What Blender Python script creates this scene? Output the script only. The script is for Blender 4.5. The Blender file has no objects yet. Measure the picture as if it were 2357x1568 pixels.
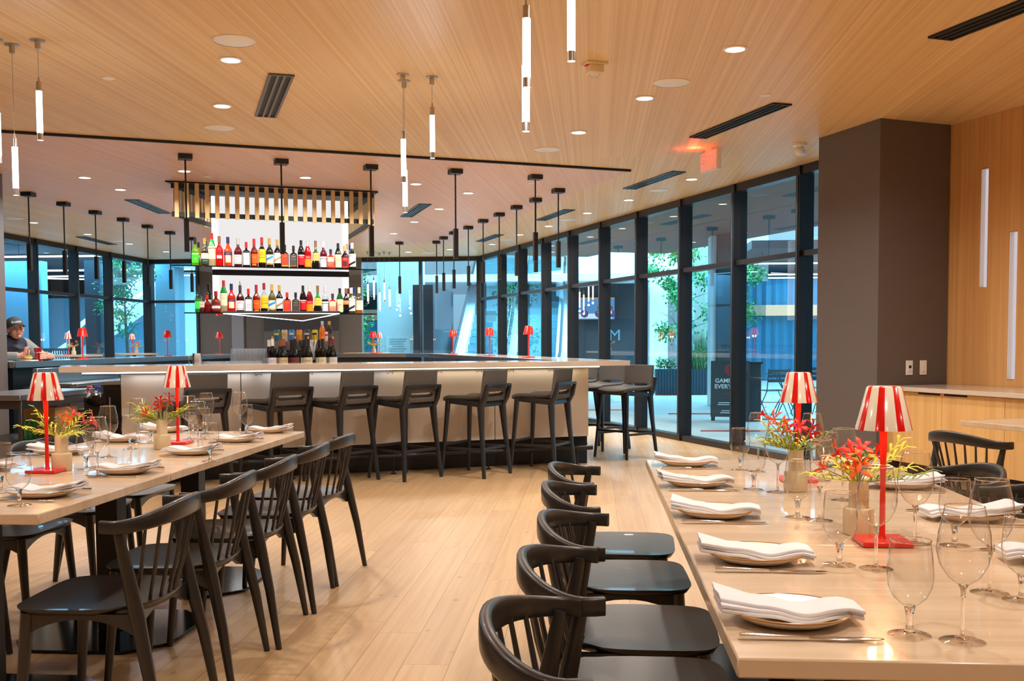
import bpy, bmesh, math, random
from mathutils import Vector, Matrix
random.seed(7)
PI=math.pi
SC=bpy.context.scene
COL=SC.collection
# ------------------------------------------------------------------ camera
F=2400.0; CX=1178.5; CAMH=1.24
PITCH=math.radians(3.0); ROLL=0.004; YAW=math.atan2(183.5,F); CY=788+F*math.tan(PITCH)
def camaxes():
    cy,sy=math.cos(YAW),math.sin(YAW); cp,sp=math.cos(PITCH),math.sin(PITCH)
    f=Vector((-sy*cp,cy*cp,-sp)); r=Vector((cy,sy,0)); u=r.cross(f)
    c,s=math.cos(ROLL),math.sin(ROLL)
    return c*r-s*u, c*u+s*r, f
RV,UV,FV=camaxes()
def at(px,py,z):
    "a point of the photograph on the horizontal plane of height z"
    d=FV+RV*((px-CX)/F)+UV*((CY-py)/F); t=(z-CAMH)/d.z
    return Vector((d.x*t,d.y*t,z))
def aty(px,py,Y):
    d=FV+RV*((px-CX)/F)+UV*((CY-py)/F); t=Y/d.y
    return Vector((d.x*t,Y,CAMH+d.z*t))
cam=bpy.data.cameras.new('camera'); co=bpy.data.objects.new('camera',cam); COL.objects.link(co)
M=Matrix((( RV.x,UV.x,-FV.x,0),(RV.y,UV.y,-FV.y,0),(RV.z,UV.z,-FV.z,CAMH),(0,0,0,1)))
co.matrix_world=M
cam.sensor_width=36; cam.lens=F/2357*36; cam.sensor_fit='HORIZONTAL'
cam.shift_y=(CY-784)/2357; cam.clip_end=300; cam.clip_start=.05
SC.camera=co
vs=SC.view_settings; SC.display_settings.display_device='sRGB'
vs.view_transform='Standard'; vs.look='None'; vs.gamma=1; vs.exposure=-0.18; vs.use_curve_mapping=False

# ------------------------------------------------------------------ materials
def S(r,g,b):
    def c(v):
        v/=255.0
        return v/12.92 if v<=.04045 else ((v+.055)/1.055)**2.4
    return (c(r),c(g),c(b),1)
MAT={}
def newmat(name):
    m=bpy.data.materials.new(name); m.use_nodes=True; nt=m.node_tree; nt.nodes.clear()
    out=nt.nodes.new('ShaderNodeOutputMaterial'); MAT[name]=m
    return m,nt,out
def N(nt,typ,**kw):
    n=nt.nodes.new('ShaderNode'+typ)
    for k,v in kw.items():
        if k.startswith('i_'):
            key=k[2:].replace('_',' ')
            n.inputs[key].default_value=v
        else: setattr(n,k,v)
    return n
def L(nt,a,b): nt.links.new(a,b)
def pbr(name,col,rough=.5,metal=0,var=.06,scale=8,bump=0,coat=0,spec=.5,emit=None,es=0,stretch=(1,1,1)):
    m,nt,out=newmat(name)
    p=N(nt,'BsdfPrincipled'); p.inputs['Roughness'].default_value=rough; p.inputs['Metallic'].default_value=metal
    p.inputs['Specular IOR Level'].default_value=spec
    p.inputs['Coat Weight'].default_value=coat
    tc=N(nt,'TexCoord'); mp=N(nt,'Mapping'); mp.inputs['Scale'].default_value=stretch
    L(nt,tc.outputs['Object'],mp.inputs['Vector'])
    no=N(nt,'TexNoise',i_Scale=scale,i_Detail=4.0); L(nt,mp.outputs[0],no.inputs['Vector'])
    mx=N(nt,'Mix',data_type='RGBA'); 
    mx.inputs['A'].default_value=tuple(max(0,c*(1-var)) for c in col[:3])+(1,)
    mx.inputs['B'].default_value=tuple(min(1,c*(1+var)) for c in col[:3])+(1,)
    L(nt,no.outputs['Fac'],mx.inputs['Factor']); L(nt,mx.outputs['Result'],p.inputs['Base Color'])
    if bump:
        b=N(nt,'Bump',i_Strength=bump,i_Distance=.002); L(nt,no.outputs['Fac'],b.inputs['Height']); L(nt,b.outputs[0],p.inputs['Normal'])
    if emit: p.inputs['Emission Color'].default_value=emit; p.inputs['Emission Strength'].default_value=es
    L(nt,p.outputs[0],out.inputs['Surface'])
    return m
def emis(name,col,st):
    m,nt,out=newmat(name); e=N(nt,'Emission'); e.inputs[0].default_value=col; e.inputs[1].default_value=st
    L(nt,e.outputs[0],out.inputs['Surface']); return m
def wood(name,base,dark,pw,pl,ang=0,rough=.4,grain=1.0,gapw=.0,gapcol=None,knots=False,var=.1,axis='XY',coat=0,stretchy=.7):
    "boards running along local Y (turned by ang): board width pw, length pl"
    m,nt,out=newmat(name); p=N(nt,'BsdfPrincipled'); p.inputs['Roughness'].default_value=rough; p.inputs['Coat Weight'].default_value=coat
    tc=N(nt,'TexCoord'); mp=N(nt,'Mapping'); 
    if axis=='XY': mp.inputs['Rotation'].default_value=(0,0,ang)
    elif axis=='VERT': mp.inputs['Rotation'].default_value=(PI/2,0,ang)   # grain runs upwards
    L(nt,tc.outputs['Object'],mp.inputs['Vector'])
    sep=N(nt,'SeparateXYZ'); L(nt,mp.outputs[0],sep.inputs[0])
    # board index
    dv=N(nt,'Math',operation='DIVIDE'); dv.inputs[1].default_value=pw; L(nt,sep.outputs['X'],dv.inputs[0])
    fl=N(nt,'Math',operation='FLOOR'); L(nt,dv.outputs[0],fl.inputs[0])
    wn=N(nt,'TexWhiteNoise',noise_dimensions='1D'); L(nt,fl.outputs[0],wn.inputs['W'])
    # offset along board
    mu=N(nt,'Math',operation='MULTIPLY_ADD'); mu.inputs[1].default_value=pl*3; L(nt,wn.outputs['Value'],mu.inputs[0]); L(nt,sep.outputs['Y'],mu.inputs[2])
    d2=N(nt,'Math',operation='DIVIDE'); d2.inputs[1].default_value=pl; L(nt,mu.outputs[0],d2.inputs[0])
    f2=N(nt,'Math',operation='FLOOR'); L(nt,d2.outputs[0],f2.inputs[0])
    cb=N(nt,'CombineXYZ'); L(nt,fl.outputs[0],cb.inputs[0]); L(nt,f2.outputs[0],cb.inputs[1])
    w2=N(nt,'TexWhiteNoise',noise_dimensions='3D'); L(nt,cb.outputs[0],w2.inputs['Vector'])
    # grain
    mp2=N(nt,'Mapping'); mp2.inputs['Scale'].default_value=(26*grain,stretchy*grain,1); L(nt,mp.outputs[0],mp2.inputs['Vector'])
    ad=N(nt,'VectorMath',operation='ADD'); L(nt,mp2.outputs[0],ad.inputs[0]); 
    sc=N(nt,'VectorMath',operation='SCALE'); sc.inputs['Scale'].default_value=17.0; L(nt,w2.outputs['Color'],sc.inputs[0]); L(nt,sc.outputs[0],ad.inputs[1])
    no=N(nt,'TexNoise',i_Scale=1.6,i_Detail=6.0,i_Roughness=.62,i_Distortion=.35); L(nt,ad.outputs[0],no.inputs['Vector'])
    cr=N(nt,'ValToRGB'); cr.color_ramp.elements[0].position=.32; cr.color_ramp.elements[1].position=.68
    cr.color_ramp.elements[0].color=dark; cr.color_ramp.elements[1].color=base; L(nt,no.outputs['Fac'],cr.inputs[0])
    hs=N(nt,'HueSaturation'); mr=N(nt,'MapRange'); mr.inputs['To Min'].default_value=1-var; mr.inputs['To Max'].default_value=1+var*.6
    L(nt,w2.outputs['Value'],mr.inputs['Value']); L(nt,mr.outputs[0],hs.inputs['Value']); L(nt,cr.outputs[0],hs.inputs['Color'])
    last=hs.outputs[0]
    if knots:
        mp3=N(nt,'Mapping'); mp3.inputs['Scale'].default_value=(6.0,3.2,1); L(nt,mp.outputs[0],mp3.inputs['Vector'])
        vo=N(nt,'TexVoronoi',i_Scale=1.3); L(nt,mp3.outputs[0],vo.inputs['Vector'])
        kr=N(nt,'ValToRGB'); kr.color_ramp.elements[0].position=.035; kr.color_ramp.elements[1].position=.13
        kr.color_ramp.elements[0].color=(.55,.45,.4,1); kr.color_ramp.elements[1].color=(1,1,1,1); L(nt,vo.outputs['Distance'],kr.inputs[0])
        mk=N(nt,'Mix',data_type='RGBA',blend_type='MULTIPLY'); mk.inputs['Factor'].default_value=.8
        L(nt,last,mk.inputs['A']); L(nt,kr.outputs[0],mk.inputs['B']); last=mk.outputs['Result']
    if gapw>0:
        def edge(src,period):
            fr=N(nt,'Math',operation='FRACT'); L(nt,src,fr.inputs[0])
            pg=N(nt,'Math',operation='PINGPONG'); pg.inputs[1].default_value=.5; L(nt,fr.outputs[0],pg.inputs[0])
            lt=N(nt,'Math',operation='LESS_THAN'); lt.inputs[1].default_value=gapw/period/2; L(nt,pg.outputs[0],lt.inputs[0]); return lt.outputs[0]
        mxm=N(nt,'Math',operation='MAXIMUM'); L(nt,edge(dv.outputs[0],pw),mxm.inputs[0]); L(nt,edge(d2.outputs[0],pl),mxm.inputs[1])
        mg=N(nt,'Mix',data_type='RGBA'); L(nt,mxm.outputs[0],mg.inputs['Factor']); L(nt,last,mg.inputs['A']); mg.inputs['B'].default_value=gapcol or dark
        last=mg.outputs['Result']
    L(nt,last,p.inputs['Base Color'])
    bp=N(nt,'Bump',i_Strength=.12,i_Distance=.001); L(nt,no.outputs['Fac'],bp.inputs['Height']); L(nt,bp.outputs[0],p.inputs['Normal'])
    L(nt,p.outputs[0],out.inputs['Surface']); return m
def fres(nt,ior):
    "fresnel that is right from both sides of a single sheet"
    ge=N(nt,'NewGeometry'); mr=N(nt,'MapRange'); mr.inputs['To Min'].default_value=ior; mr.inputs['To Max'].default_value=1/ior
    L(nt,ge.outputs['Backfacing'],mr.inputs['Value']); fr=N(nt,'Fresnel'); L(nt,mr.outputs[0],fr.inputs[0]); return fr
def paneglass(name,tint,refl=1.0,ior=1.6):
    m,nt,out=newmat(name); t=N(nt,'BsdfTransparent'); t.inputs[0].default_value=tint
    g=N(nt,'BsdfGlossy'); g.inputs['Roughness'].default_value=0.0; g.inputs[0].default_value=(.95,.97,1,1)
    fr=fres(nt,ior)
    mu=N(nt,'Math',operation='MULTIPLY',use_clamp=True); mu.inputs[1].default_value=refl; L(nt,fr.outputs[0],mu.inputs[0])
    mx=N(nt,'MixShader'); L(nt,mu.outputs[0],mx.inputs[0]); L(nt,t.outputs[0],mx.inputs[1]); L(nt,g.outputs[0],mx.inputs[2])
    L(nt,mx.outputs[0],out.inputs['Surface']); return m
def thinbowl(name):
    m,nt,out=newmat(name); t=N(nt,'BsdfTransparent')
    lw=N(nt,'LayerWeight',i_Blend=.5); cr=N(nt,'ValToRGB'); cr.color_ramp.elements[0].position=.60; cr.color_ramp.elements[1].position=1
    cr.color_ramp.elements[0].color=(.985,.985,.985,1); cr.color_ramp.elements[1].color=(.36,.37,.39,1)
    L(nt,lw.outputs['Facing'],cr.inputs[0]); L(nt,cr.outputs[0],t.inputs[0])
    g=N(nt,'BsdfGlossy'); g.inputs['Roughness'].default_value=0.01
    fr=fres(nt,1.5)
    mu=N(nt,'Math',operation='MULTIPLY',use_clamp=True); mu.inputs[1].default_value=1.8; L(nt,fr.outputs[0],mu.inputs[0])
    mx=N(nt,'MixShader'); L(nt,mu.outputs[0],mx.inputs[0]); L(nt,t.outputs[0],mx.inputs[1]); L(nt,g.outputs[0],mx.inputs[2])
    L(nt,mx.outputs[0],out.inputs['Surface']); return m
def stackglass(name):
    m,nt,out=newmat(name); t=N(nt,'BsdfTransparent'); t.inputs[0].default_value=(.9,.94,.97,1)
    d=N(nt,'BsdfDiffuse'); d.inputs[0].default_value=(.8,.85,.9,1); g=N(nt,'BsdfGlossy'); g.inputs['Roughness'].default_value=.03
    m1=N(nt,'MixShader'); m1.inputs[0].default_value=.16; L(nt,t.outputs[0],m1.inputs[1]); L(nt,d.outputs[0],m1.inputs[2])
    fr=fres(nt,1.5); mu=N(nt,'Math',operation='MULTIPLY',use_clamp=True); mu.inputs[1].default_value=2.2; L(nt,fr.outputs[0],mu.inputs[0])
    m2=N(nt,'MixShader'); L(nt,mu.outputs[0],m2.inputs[0]); L(nt,m1.outputs[0],m2.inputs[1]); L(nt,g.outputs[0],m2.inputs[2]); L(nt,m2.outputs[0],out.inputs['Surface']); return m
def solidglass(name):
    m,nt,out=newmat(name); p=N(nt,'BsdfPrincipled'); p.inputs['Base Color'].default_value=(1,1,1,1); p.inputs['Roughness'].default_value=0
    p.inputs['Transmission Weight'].default_value=1; p.inputs['IOR'].default_value=1.45
    L(nt,p.outputs[0],out.inputs['Surface']); return m
def liquor(name,col,tr=.55,gl=.12):
    "tinted bottle glass, lets light through"
    m,nt,out=newmat(name); p=N(nt,'BsdfPrincipled'); p.inputs['Base Color'].default_value=col; p.inputs['Roughness'].default_value=.12
    p.inputs['Specular IOR Level'].default_value=.6
    t=N(nt,'BsdfTranslucent'); t.inputs[0].default_value=col
    lw=N(nt,'LayerWeight',i_Blend=.3); 
    mx=N(nt,'MixShader'); mx.inputs[0].default_value=tr; L(nt,p.outputs[0],mx.inputs[1]); L(nt,t.outputs[0],mx.inputs[2])
    g=N(nt,'BsdfGlossy'); g.inputs['Roughness'].default_value=.05
    m2=N(nt,'MixShader'); mu=N(nt,'Math',operation='MULTIPLY'); mu.inputs[1].default_value=.5; L(nt,lw.outputs['Fresnel'],mu.inputs[0])
    L(nt,mu.outputs[0],m2.inputs[0]); L(nt,mx.outputs[0],m2.inputs[1]); L(nt,g.outputs[0],m2.inputs[2])
    L(nt,m2.outputs[0],out.inputs['Surface']); return m
def clearbottle(name,col=(.9,.95,.97,1)):
    m=paneglass(name,col,1.6,1.5); return m
def stripeshade(name,n=8,phase=.0):
    m,nt,out=newmat(name); p=N(nt,'BsdfPrincipled'); p.inputs['Roughness'].default_value=.18; p.inputs['Coat Weight'].default_value=.4
    tc=N(nt,'TexCoord'); g=N(nt,'TexGradient',gradient_type='RADIAL'); L(nt,tc.outputs['Object'],g.inputs[0])
    mu=N(nt,'Math',operation='MULTIPLY_ADD'); mu.inputs[1].default_value=n; mu.inputs[2].default_value=phase; L(nt,g.outputs['Fac'],mu.inputs[0])
    fr=N(nt,'Math',operation='FRACT'); L(nt,mu.outputs[0],fr.inputs[0])
    gt=N(nt,'Math',operation='GREATER_THAN'); gt.inputs[1].default_value=.58; L(nt,fr.outputs[0],gt.inputs[0])
    mx=N(nt,'Mix',data_type='RGBA'); mx.inputs['A'].default_value=S(238,226,205); mx.inputs['B'].default_value=S(222,10,8); L(nt,gt.outputs[0],mx.inputs['Factor'])
    L(nt,mx.outputs['Result'],p.inputs['Base Color']); L(nt,p.outputs[0],out.inputs['Surface']); return m

# ------------------------------------------------------------------ geometry helpers
class G:
    def __init__(s): s.bm=bmesh.new(); s.mi=0
    def _f(s,vs):
        try:
            f=s.bm.faces.new(vs); f.material_index=s.mi; return f
        except ValueError: return None
    def box(s,c,sz,rz=0,rx=0,ry=0,taper=1.0):
        m=Matrix.Translation(c)@Matrix.Rotation(rz,4,'Z')@Matrix.Rotation(ry,4,'Y')@Matrix.Rotation(rx,4,'X')
        v=[]
        for k,z in enumerate((-.5,.5)):
            t=taper if k else 1
            for x,y in ((-.5,-.5),(.5,-.5),(.5,.5),(-.5,.5)):
                v.append(s.bm.verts.new(m@Vector((x*sz[0]*t,y*sz[1]*t,z*sz[2]))))
        for q in ((3,2,1,0),(4,5,6,7),(0,1,5,4),(1,2,6,5),(2,3,7,6),(3,0,4,7)): s._f([v[i] for i in q])
        return s
    def prism(s,poly,z0,z1):
        a=sum(poly[i][0]*poly[(i+1)%len(poly)][1]-poly[(i+1)%len(poly)][0]*poly[i][1] for i in range(len(poly)))
        if a<0: poly=poly[::-1]
        b=[s.bm.verts.new((p[0],p[1],z0)) for p in poly]; t=[s.bm.verts.new((p[0],p[1],z1)) for p in poly]
        s._f(b[::-1]); s._f(t); n=len(poly)
        for i in range(n): s._f([b[i],b[(i+1)%n],t[(i+1)%n],t[i]])
        return s
    def slab(s,pts,off):
        "closed solid from a planar loop of 3-D points pushed by vector off"
        a=[s.bm.verts.new(p) for p in pts]; b=[s.bm.verts.new(Vector(p)+Vector(off)) for p in pts]; n=len(pts)
        s._f(a[::-1]); s._f(b)
        for i in range(n): s._f([a[i],a[(i+1)%n],b[(i+1)%n],b[i]])
        return s
    def tube(s,pts,r,n=10,caps=True,flat=None,up=None):
        "swept tube; r a number or list of radii; flat=(a,b) half sizes of a rounded rectangle instead"
        pts=[Vector(p) for p in pts]; m=len(pts)
        rr=r if isinstance(r,(list,tuple)) else [r]*m
        rings=[]; ref=Vector(up) if up else None
        for i,p in enumerate(pts):
            d=(pts[min(i+1,m-1)]-pts[max(i-1,0)]).normalized()
            if ref is None:
                ref=Vector((0,0,1)) if abs(d.z)<.9 else Vector((1,0,0))
            x=d.cross(ref); 
            if x.length<1e-6: x=d.cross(Vector((1,0,0)))
            x.normalize(); y=x.cross(d).normalized()
            if not up: ref=y
            ring=[]
            for k in range(n):
                a=2*PI*k/n
                if flat:
                    fa,fb=flat[i] if isinstance(flat,list) else flat
                    c_,s_=math.cos(a),math.sin(a); e=.45
                    ring.append(s.bm.verts.new(p+x*fa*math.copysign(abs(c_)**e,c_)+y*fb*math.copysign(abs(s_)**e,s_)))
                else: ring.append(s.bm.verts.new(p+x*rr[i]*math.cos(a)+y*rr[i]*math.sin(a)))
            rings.append(ring)
        for i in range(m-1):
            for k in range(n):
                s._f([rings[i][k],rings[i][(k+1)%n],rings[i+1][(k+1)%n],rings[i+1][k]])
        if caps: s._f(rings[0][::-1]); s._f(rings[-1])
        return s
    def cyl(s,p0,p1,r0,r1=None,n=16,caps=True):
        return s.tube([p0,p1],[r0,r0 if r1 is None else r1],n,caps)
    def lathe(s,prof,n=24,c=(0,0,0),a0=0,a1=2*PI,sx=1,sy=1):
        full=abs(a1-a0-2*PI)<1e-6; c=Vector(c); rows=[]
        cnt=n if full else n+1
        for r,z in prof:
            if r<1e-6: rows.append([s.bm.verts.new(c+Vector((0,0,z)))]*cnt)
            else: rows.append([s.bm.verts.new(c+Vector((r*sx*math.cos(a0+(a1-a0)*k/n),r*sy*math.sin(a0+(a1-a0)*k/n),z))) for k in range(cnt)])
        for i in range(len(rows)-1):
            for k in range(n):
                k2=(k+1)%cnt if full else k+1
                q=[rows[i][k],rows[i][k2],rows[i+1][k2],rows[i+1][k]]; u=[]
                for v in q:
                    if v not in u: u.append(v)
                if len(u)>2: s._f(u)
        return s
    def ball(s,c,r,n=12,sc=(1,1,1),rz=0,rx=0):
        m=Matrix.Translation(c)@Matrix.Rotation(rz,4,'Z')@Matrix.Rotation(rx,4,'X')@Matrix.Diagonal((r*sc[0],r*sc[1],r*sc[2],1))
        g=bmesh.ops.create_uvsphere(s.bm,u_segments=n,v_segments=max(6,n//2+2),radius=1,matrix=m)
        for v in g['verts']:
            for f in v.link_faces: f.material_index=s.mi
        return s
    def grid(s,fn,nu,nv,thick=0):
        a=[[s.bm.verts.new(fn(i/nu,j/nv)) for j in range(nv+1)] for i in range(nu+1)]
        for i in range(nu):
            for j in range(nv): s._f([a[i][j],a[i+1][j],a[i+1][j+1],a[i][j+1]])
        if thick:
            b=[[s.bm.verts.new(a[i][j].co-Vector((0,0,thick))) for j in range(nv+1)] for i in range(nu+1)]
            for i in range(nu):
                for j in range(nv): s._f([b[i][j+1],b[i+1][j+1],b[i+1][j],b[i][j]])
            for i in range(nu):
                s._f([a[i][0],b[i][0],b[i+1][0],a[i+1][0]]); s._f([a[i+1][nv],b[i+1][nv],b[i][nv],a[i][nv]])
            for j in range(nv):
                s._f([a[0][j+1],b[0][j+1],b[0][j],a[0][j]]); s._f([a[nu][j],b[nu][j],b[nu][j+1],a[nu][j+1]])
        return s
    def text(s,body,size,mat4,align='CENTER',ext=0.0,bend=None,font_w=0):
        me=textmesh(body,size,align,ext,font_w)
        vmap=[]
        for v in me.vertices:
            p=Vector(v.co)
            if bend: 
                a=p.x/bend; p=Vector((bend*math.sin(a),p.y,p.z+bend*math.cos(a)-bend))
            vmap.append(s.bm.verts.new(mat4@p))
        for f in me.polygons: s._f([vmap[i] for i in f.vertices])
        return s
    def bevel(s,w=.004,seg=2,ang=40):
        bmesh.ops.remove_doubles(s.bm,verts=s.bm.verts,dist=1e-5)
        e=[e for e in s.bm.edges if len(e.link_faces)==2 and e.calc_face_angle(0)>math.radians(ang)]
        bmesh.ops.bevel(s.bm,geom=e,offset=w,segments=seg,affect='EDGES',profile=.5,clamp_overlap=True); return s
    def mesh(s,name,mats,smooth=40):
        bm=s.bm; bm.normal_update()
        if smooth:
            for f in bm.faces: f.smooth=True
            for e in bm.edges:
                if len(e.link_faces)!=2 or e.calc_face_angle(0)>math.radians(smooth): e.smooth=False
        me=bpy.data.meshes.new(name); bm.to_mesh(me); bm.free()
        for m in (mats if isinstance(mats,(list,tuple)) else [mats]): me.materials.append(MAT[m] if isinstance(m,str) else m)
        return me
    def build(s,name,mats,parent=None,smooth=40,label=None,loc=None,rz=0):
        o=bpy.data.objects.new(name,s.mesh(name,mats,smooth)); COL.objects.link(o)
        if parent is not None: o.parent=parent
        if label: o['label']=label
        if loc is not None: o.location=loc
        if rz: o.rotation_euler.z=rz
        return o
_tc={}
def textmesh(body,size,align,ext,off=0):
    k=(body,size,align,ext,off)
    if k in _tc: return _tc[k]
    cu=bpy.data.curves.new('t','FONT'); cu.body=body; cu.size=size; cu.align_x=align; cu.align_y='CENTER'; cu.extrude=ext; cu.resolution_u=3; cu.offset=off
    o=bpy.data.objects.new('t',cu); COL.objects.link(o); bpy.context.view_layer.update()
    me=bpy.data.meshes.new_from_object(o.evaluated_get(bpy.context.evaluated_depsgraph_get()))
    bpy.data.objects.remove(o); bpy.data.curves.remove(cu); _tc[k]=me; return me
def tag(o,label,cat,group=None):
    o['label']=label; o['category']=cat
    if group: o['group']=group
    return o
def thing(name,label,cat,loc=(0,0,0),rz=0,group=None):
    o=bpy.data.objects.new(name,None); COL.objects.link(o); o.location=loc; o.rotation_euler=(0,0,rz); o.empty_display_size=.1
    return tag(o,label,cat,group)
def struct(name,g,mats,smooth=40,parent=None):
    o=g.build(name,mats,parent,smooth)
    if parent is None: o['kind']='structure'
    return o
def dup(root,loc,rz=0,label=None,group=None):
    r=root.copy(); COL.objects.link(r); r.location=loc; r.rotation_euler=(0,0,rz)
    if label: r['label']=label
    if group: r['group']=group
    for ch in list(root.children):
        c=ch.copy(); COL.objects.link(c); c.parent=r
        for g in list(ch.children):
            d=g.copy(); COL.objects.link(d); d.parent=c
    return r
used={}
def place(key,maker,loc,rz,label,group=None):
    "first call builds the thing, later ones copy it with its parts"
    if key not in used:
        o=maker(); o.location=loc; o.rotation_euler=(0,0,rz); o['label']=label
        if group: o['group']=group
        used[key]=o; return o
    return dup(used[key],loc,rz,label,group)
A25=math.radians(25.2)
U=Vector((math.cos(A25),math.sin(A25),0)); V=Vector((-math.sin(A25),math.cos(A25),0))   # along and across the front of the bar
def mt(loc,rz=0,rx=0,ry=0): return Matrix.Translation(loc)@Matrix.Rotation(rz,4,'Z')@Matrix.Rotation(ry,4,'Y')@Matrix.Rotation(rx,4,'X')
ORD=['nearest','second nearest','middle','second farthest','farthest']
# ------------------------------------------------------------------ material list
wood('ceiling_wood',S(234,204,154),S(210,170,114),.60,40,rough=.45,grain=1.0,var=.05,stretchy=.07)
wood('bar_ceiling_wood',S(228,190,166),S(210,166,140),.45,40,ang=.06,rough=.45,grain=1.0,var=.04,stretchy=.08)
wood('floor_wood',S(200,168,126),S(180,144,103),.182,1.85,rough=.36,grain=.8,gapw=.0028,gapcol=S(134,100,70),knots=True,var=.10)
wood('wall_wood',S(222,172,112),S(200,146,86),.5,40,rough=.42,grain=1.5,axis='VERT',var=.05,ang=0,stretchy=.15)
wood('cabinet_wood',S(226,186,124),S(206,160,98),.7,40,rough=.4,grain=1.2,axis='VERT',var=.03,stretchy=.15)
wood('table_wood',S(216,192,162),S(200,172,140),2.0,40,ang=PI/2,rough=.26,grain=.55,var=.02,coat=.25)
pbr('grey_paint',S(96,88,84),.6,var=.03)
pbr('grey_paint_light',S(130,130,138),.6,var=.03)
pbr('dark_niche',S(62,60,64),.6)
pbr('frame_black',S(38,36,38),.4,metal=.3,var=.02)
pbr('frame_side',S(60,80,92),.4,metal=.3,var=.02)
pbr('bar_carcass',S(30,42,52),.45,var=.03)
pbr('black_metal',S(34,31,30),.45,metal=.2,var=.03)
pbr('chair_black',S(37,34,32),.34,var=.12,scale=14,stretch=(1,6,1),coat=.15)
pbr('stool_frame',S(36,35,37),.38,var=.1,coat=.1)
pbr('stool_fabric',S(84,80,76),.85,var=.15,scale=90,bump=.3)
pbr('stone',S(206,192,176),.5,var=.04,scale=3)
pbr('counter_stone',S(206,190,174),.16,var=.03,scale=4,coat=.3)
pbr('steel',S(176,178,182),.25,metal=.95,var=.04)
pbr('steel_dark',S(88,86,86),.3,metal=.8,var=.05)
pbr('chrome',S(225,225,228),.1,metal=1,var=.01)
pbr('nickel',S(190,184,176),.3,metal=.85,var=.02)
pbr('white_plastic',S(236,232,226),.4,var=.02)
pbr('cream_plastic',S(232,212,170),.4,var=.02)
pbr('napkin_cloth',S(222,218,221),.85,var=.02,scale=120,bump=.15)
pbr('plate_cream',S(226,210,184),.22,var=.06,scale=30,coat=.4)
pbr('plate_rim',S(176,120,62),.25,var=.1,scale=30,coat=.4)
pbr('red_paint',S(226,30,14),.28,var=.03,coat=.3)
pbr('red_glow',S(230,46,20),.3,var=.03,coat=.3)
pbr('vase_ceramic',S(218,198,162),.7,var=.1,scale=30,bump=.3)
pbr('leaf_yellow',S(196,196,50),.5,var=.18,scale=20)
pbr('leaf_green',S(120,140,40),.5,var=.2,scale=20)
pbr('petal_red',S(222,22,16),.5,var=.15,scale=40)
pbr('petal_orange',S(240,92,24),.5,var=.2,scale=60)
pbr('gold_slat',S(218,184,128),.45,var=.06,scale=20)
pbr('dark_shelf',S(30,30,34),.08,var=.02,coat=.6)
pbr('vent_grey',S(96,92,88),.4,metal=.4)
pbr('vent_blue',S(70,92,104),.35,metal=.5)
pbr('vent_dark',S(14,13,12),.6)
pbr('paver',S(206,208,208),.5,var=.08,scale=2.5)
pbr('red_paver',S(196,60,60),.5,var=.1)
pbr('ext_white',S(225,228,230),.5,var=.03)
pbr('ext_dark',S(40,44,52),.6,var=.05)
pbr('ext_teal',S(70,130,160),.7,var=.1,scale=1,stretch=(8,8,.3))
pbr('ext_blue_wall',S(120,150,165),.6,var=.04)
pbr('ext_tan',S(150,150,140),.6,var=.05)
pbr('ext_band',S(190,150,120),.5,var=.05)
pbr('escalator_steel',S(190,200,205),.3,metal=.5,var=.04)
pbr('stair_riser',S(110,150,160),.4,metal=.4,var=.08,stretch=(30,1,1),scale=4)
pbr('planter',S(56,80,96),.6,var=.08)
pbr('tree_bark',S(96,84,66),.8,var=.2)
pbr('tree_leaf',S(50,150,70),.55,var=.3,scale=6)
pbr('grass',S(70,130,60),.6,var=.3,scale=6)
pbr('backing_black',S(20,19,20),.7)
pbr('sign_board',S(52,60,66),.45,var=.04)
pbr('sign_red',S(214,36,42),.5)
pbr('white_print',S(225,228,230),.6)
pbr('black_print',S(30,28,30),.6)
pbr('cardboard',S(190,148,104),.8,var=.05)
pbr('bin_bag',S(20,20,22),.25,var=.1,scale=12,bump=.6)
pbr('fridge_glass',S(26,24,22),.12,var=.02)
pbr('skin',S(222,160,136),.5,var=.06,scale=30)
pbr('cap_cloth',S(58,60,58),.8,var=.08,scale=80)
pbr('vest_cloth',S(26,30,48),.7,var=.1,scale=60)
pbr('sleeve_cloth',S(128,132,128),.85,var=.1,scale=90)
pbr('hair_grey',S(120,110,104),.8,var=.2,scale=80)
pbr('eye_dark',S(30,24,22),.3)
pbr('red_cup',S(170,10,22),.15,var=.05,coat=.5)
pbr('food',S(214,170,110),.7,var=.2,scale=40)
pbr('food_green',S(120,160,50),.7,var=.2,scale=40)
pbr('paper_white',S(235,235,235),.7)
pbr('ice',S(225,232,236),.1,var=.05)
pbr('switch_blue',S(60,70,150),.3,emit=(.3,.4,1,1),es=.6)
emis('led_white',(.80,.88,1,1),5.0)
emis('led_warm',(1,.80,.42,1),4.0)
emis('can_lens',(1,.93,.82,1),9.0)
emis('tube_glow',(1,.97,.95,1),4.2)
emis('strip_light',(.92,.97,1,1),5.0)
emis('exit_red',(1,.12,.08,1),2.2)
emis('screen_white',(.9,.93,1,1),1.4)
emis('screen_blue',(.15,.45,.9,1),1.0)
emis('screen_orange',(1,.35,.1,1),1.2)
emis('screen_purple',(.2,.12,.35,1),1.0)
emis('screen_skin',(.35,.14,.09,1),1.0)
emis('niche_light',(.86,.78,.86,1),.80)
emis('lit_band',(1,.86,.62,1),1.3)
paneglass('window_glass',(.70,.92,1,1),2.0,1.5)
paneglass('escalator_glass',(.75,.9,.95,1),1.0,1.45)
thinbowl('bowl_glass'); stackglass('stack_glass'); solidglass('stem_glass')
stripeshade('striped_shade',8,.29)
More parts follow.
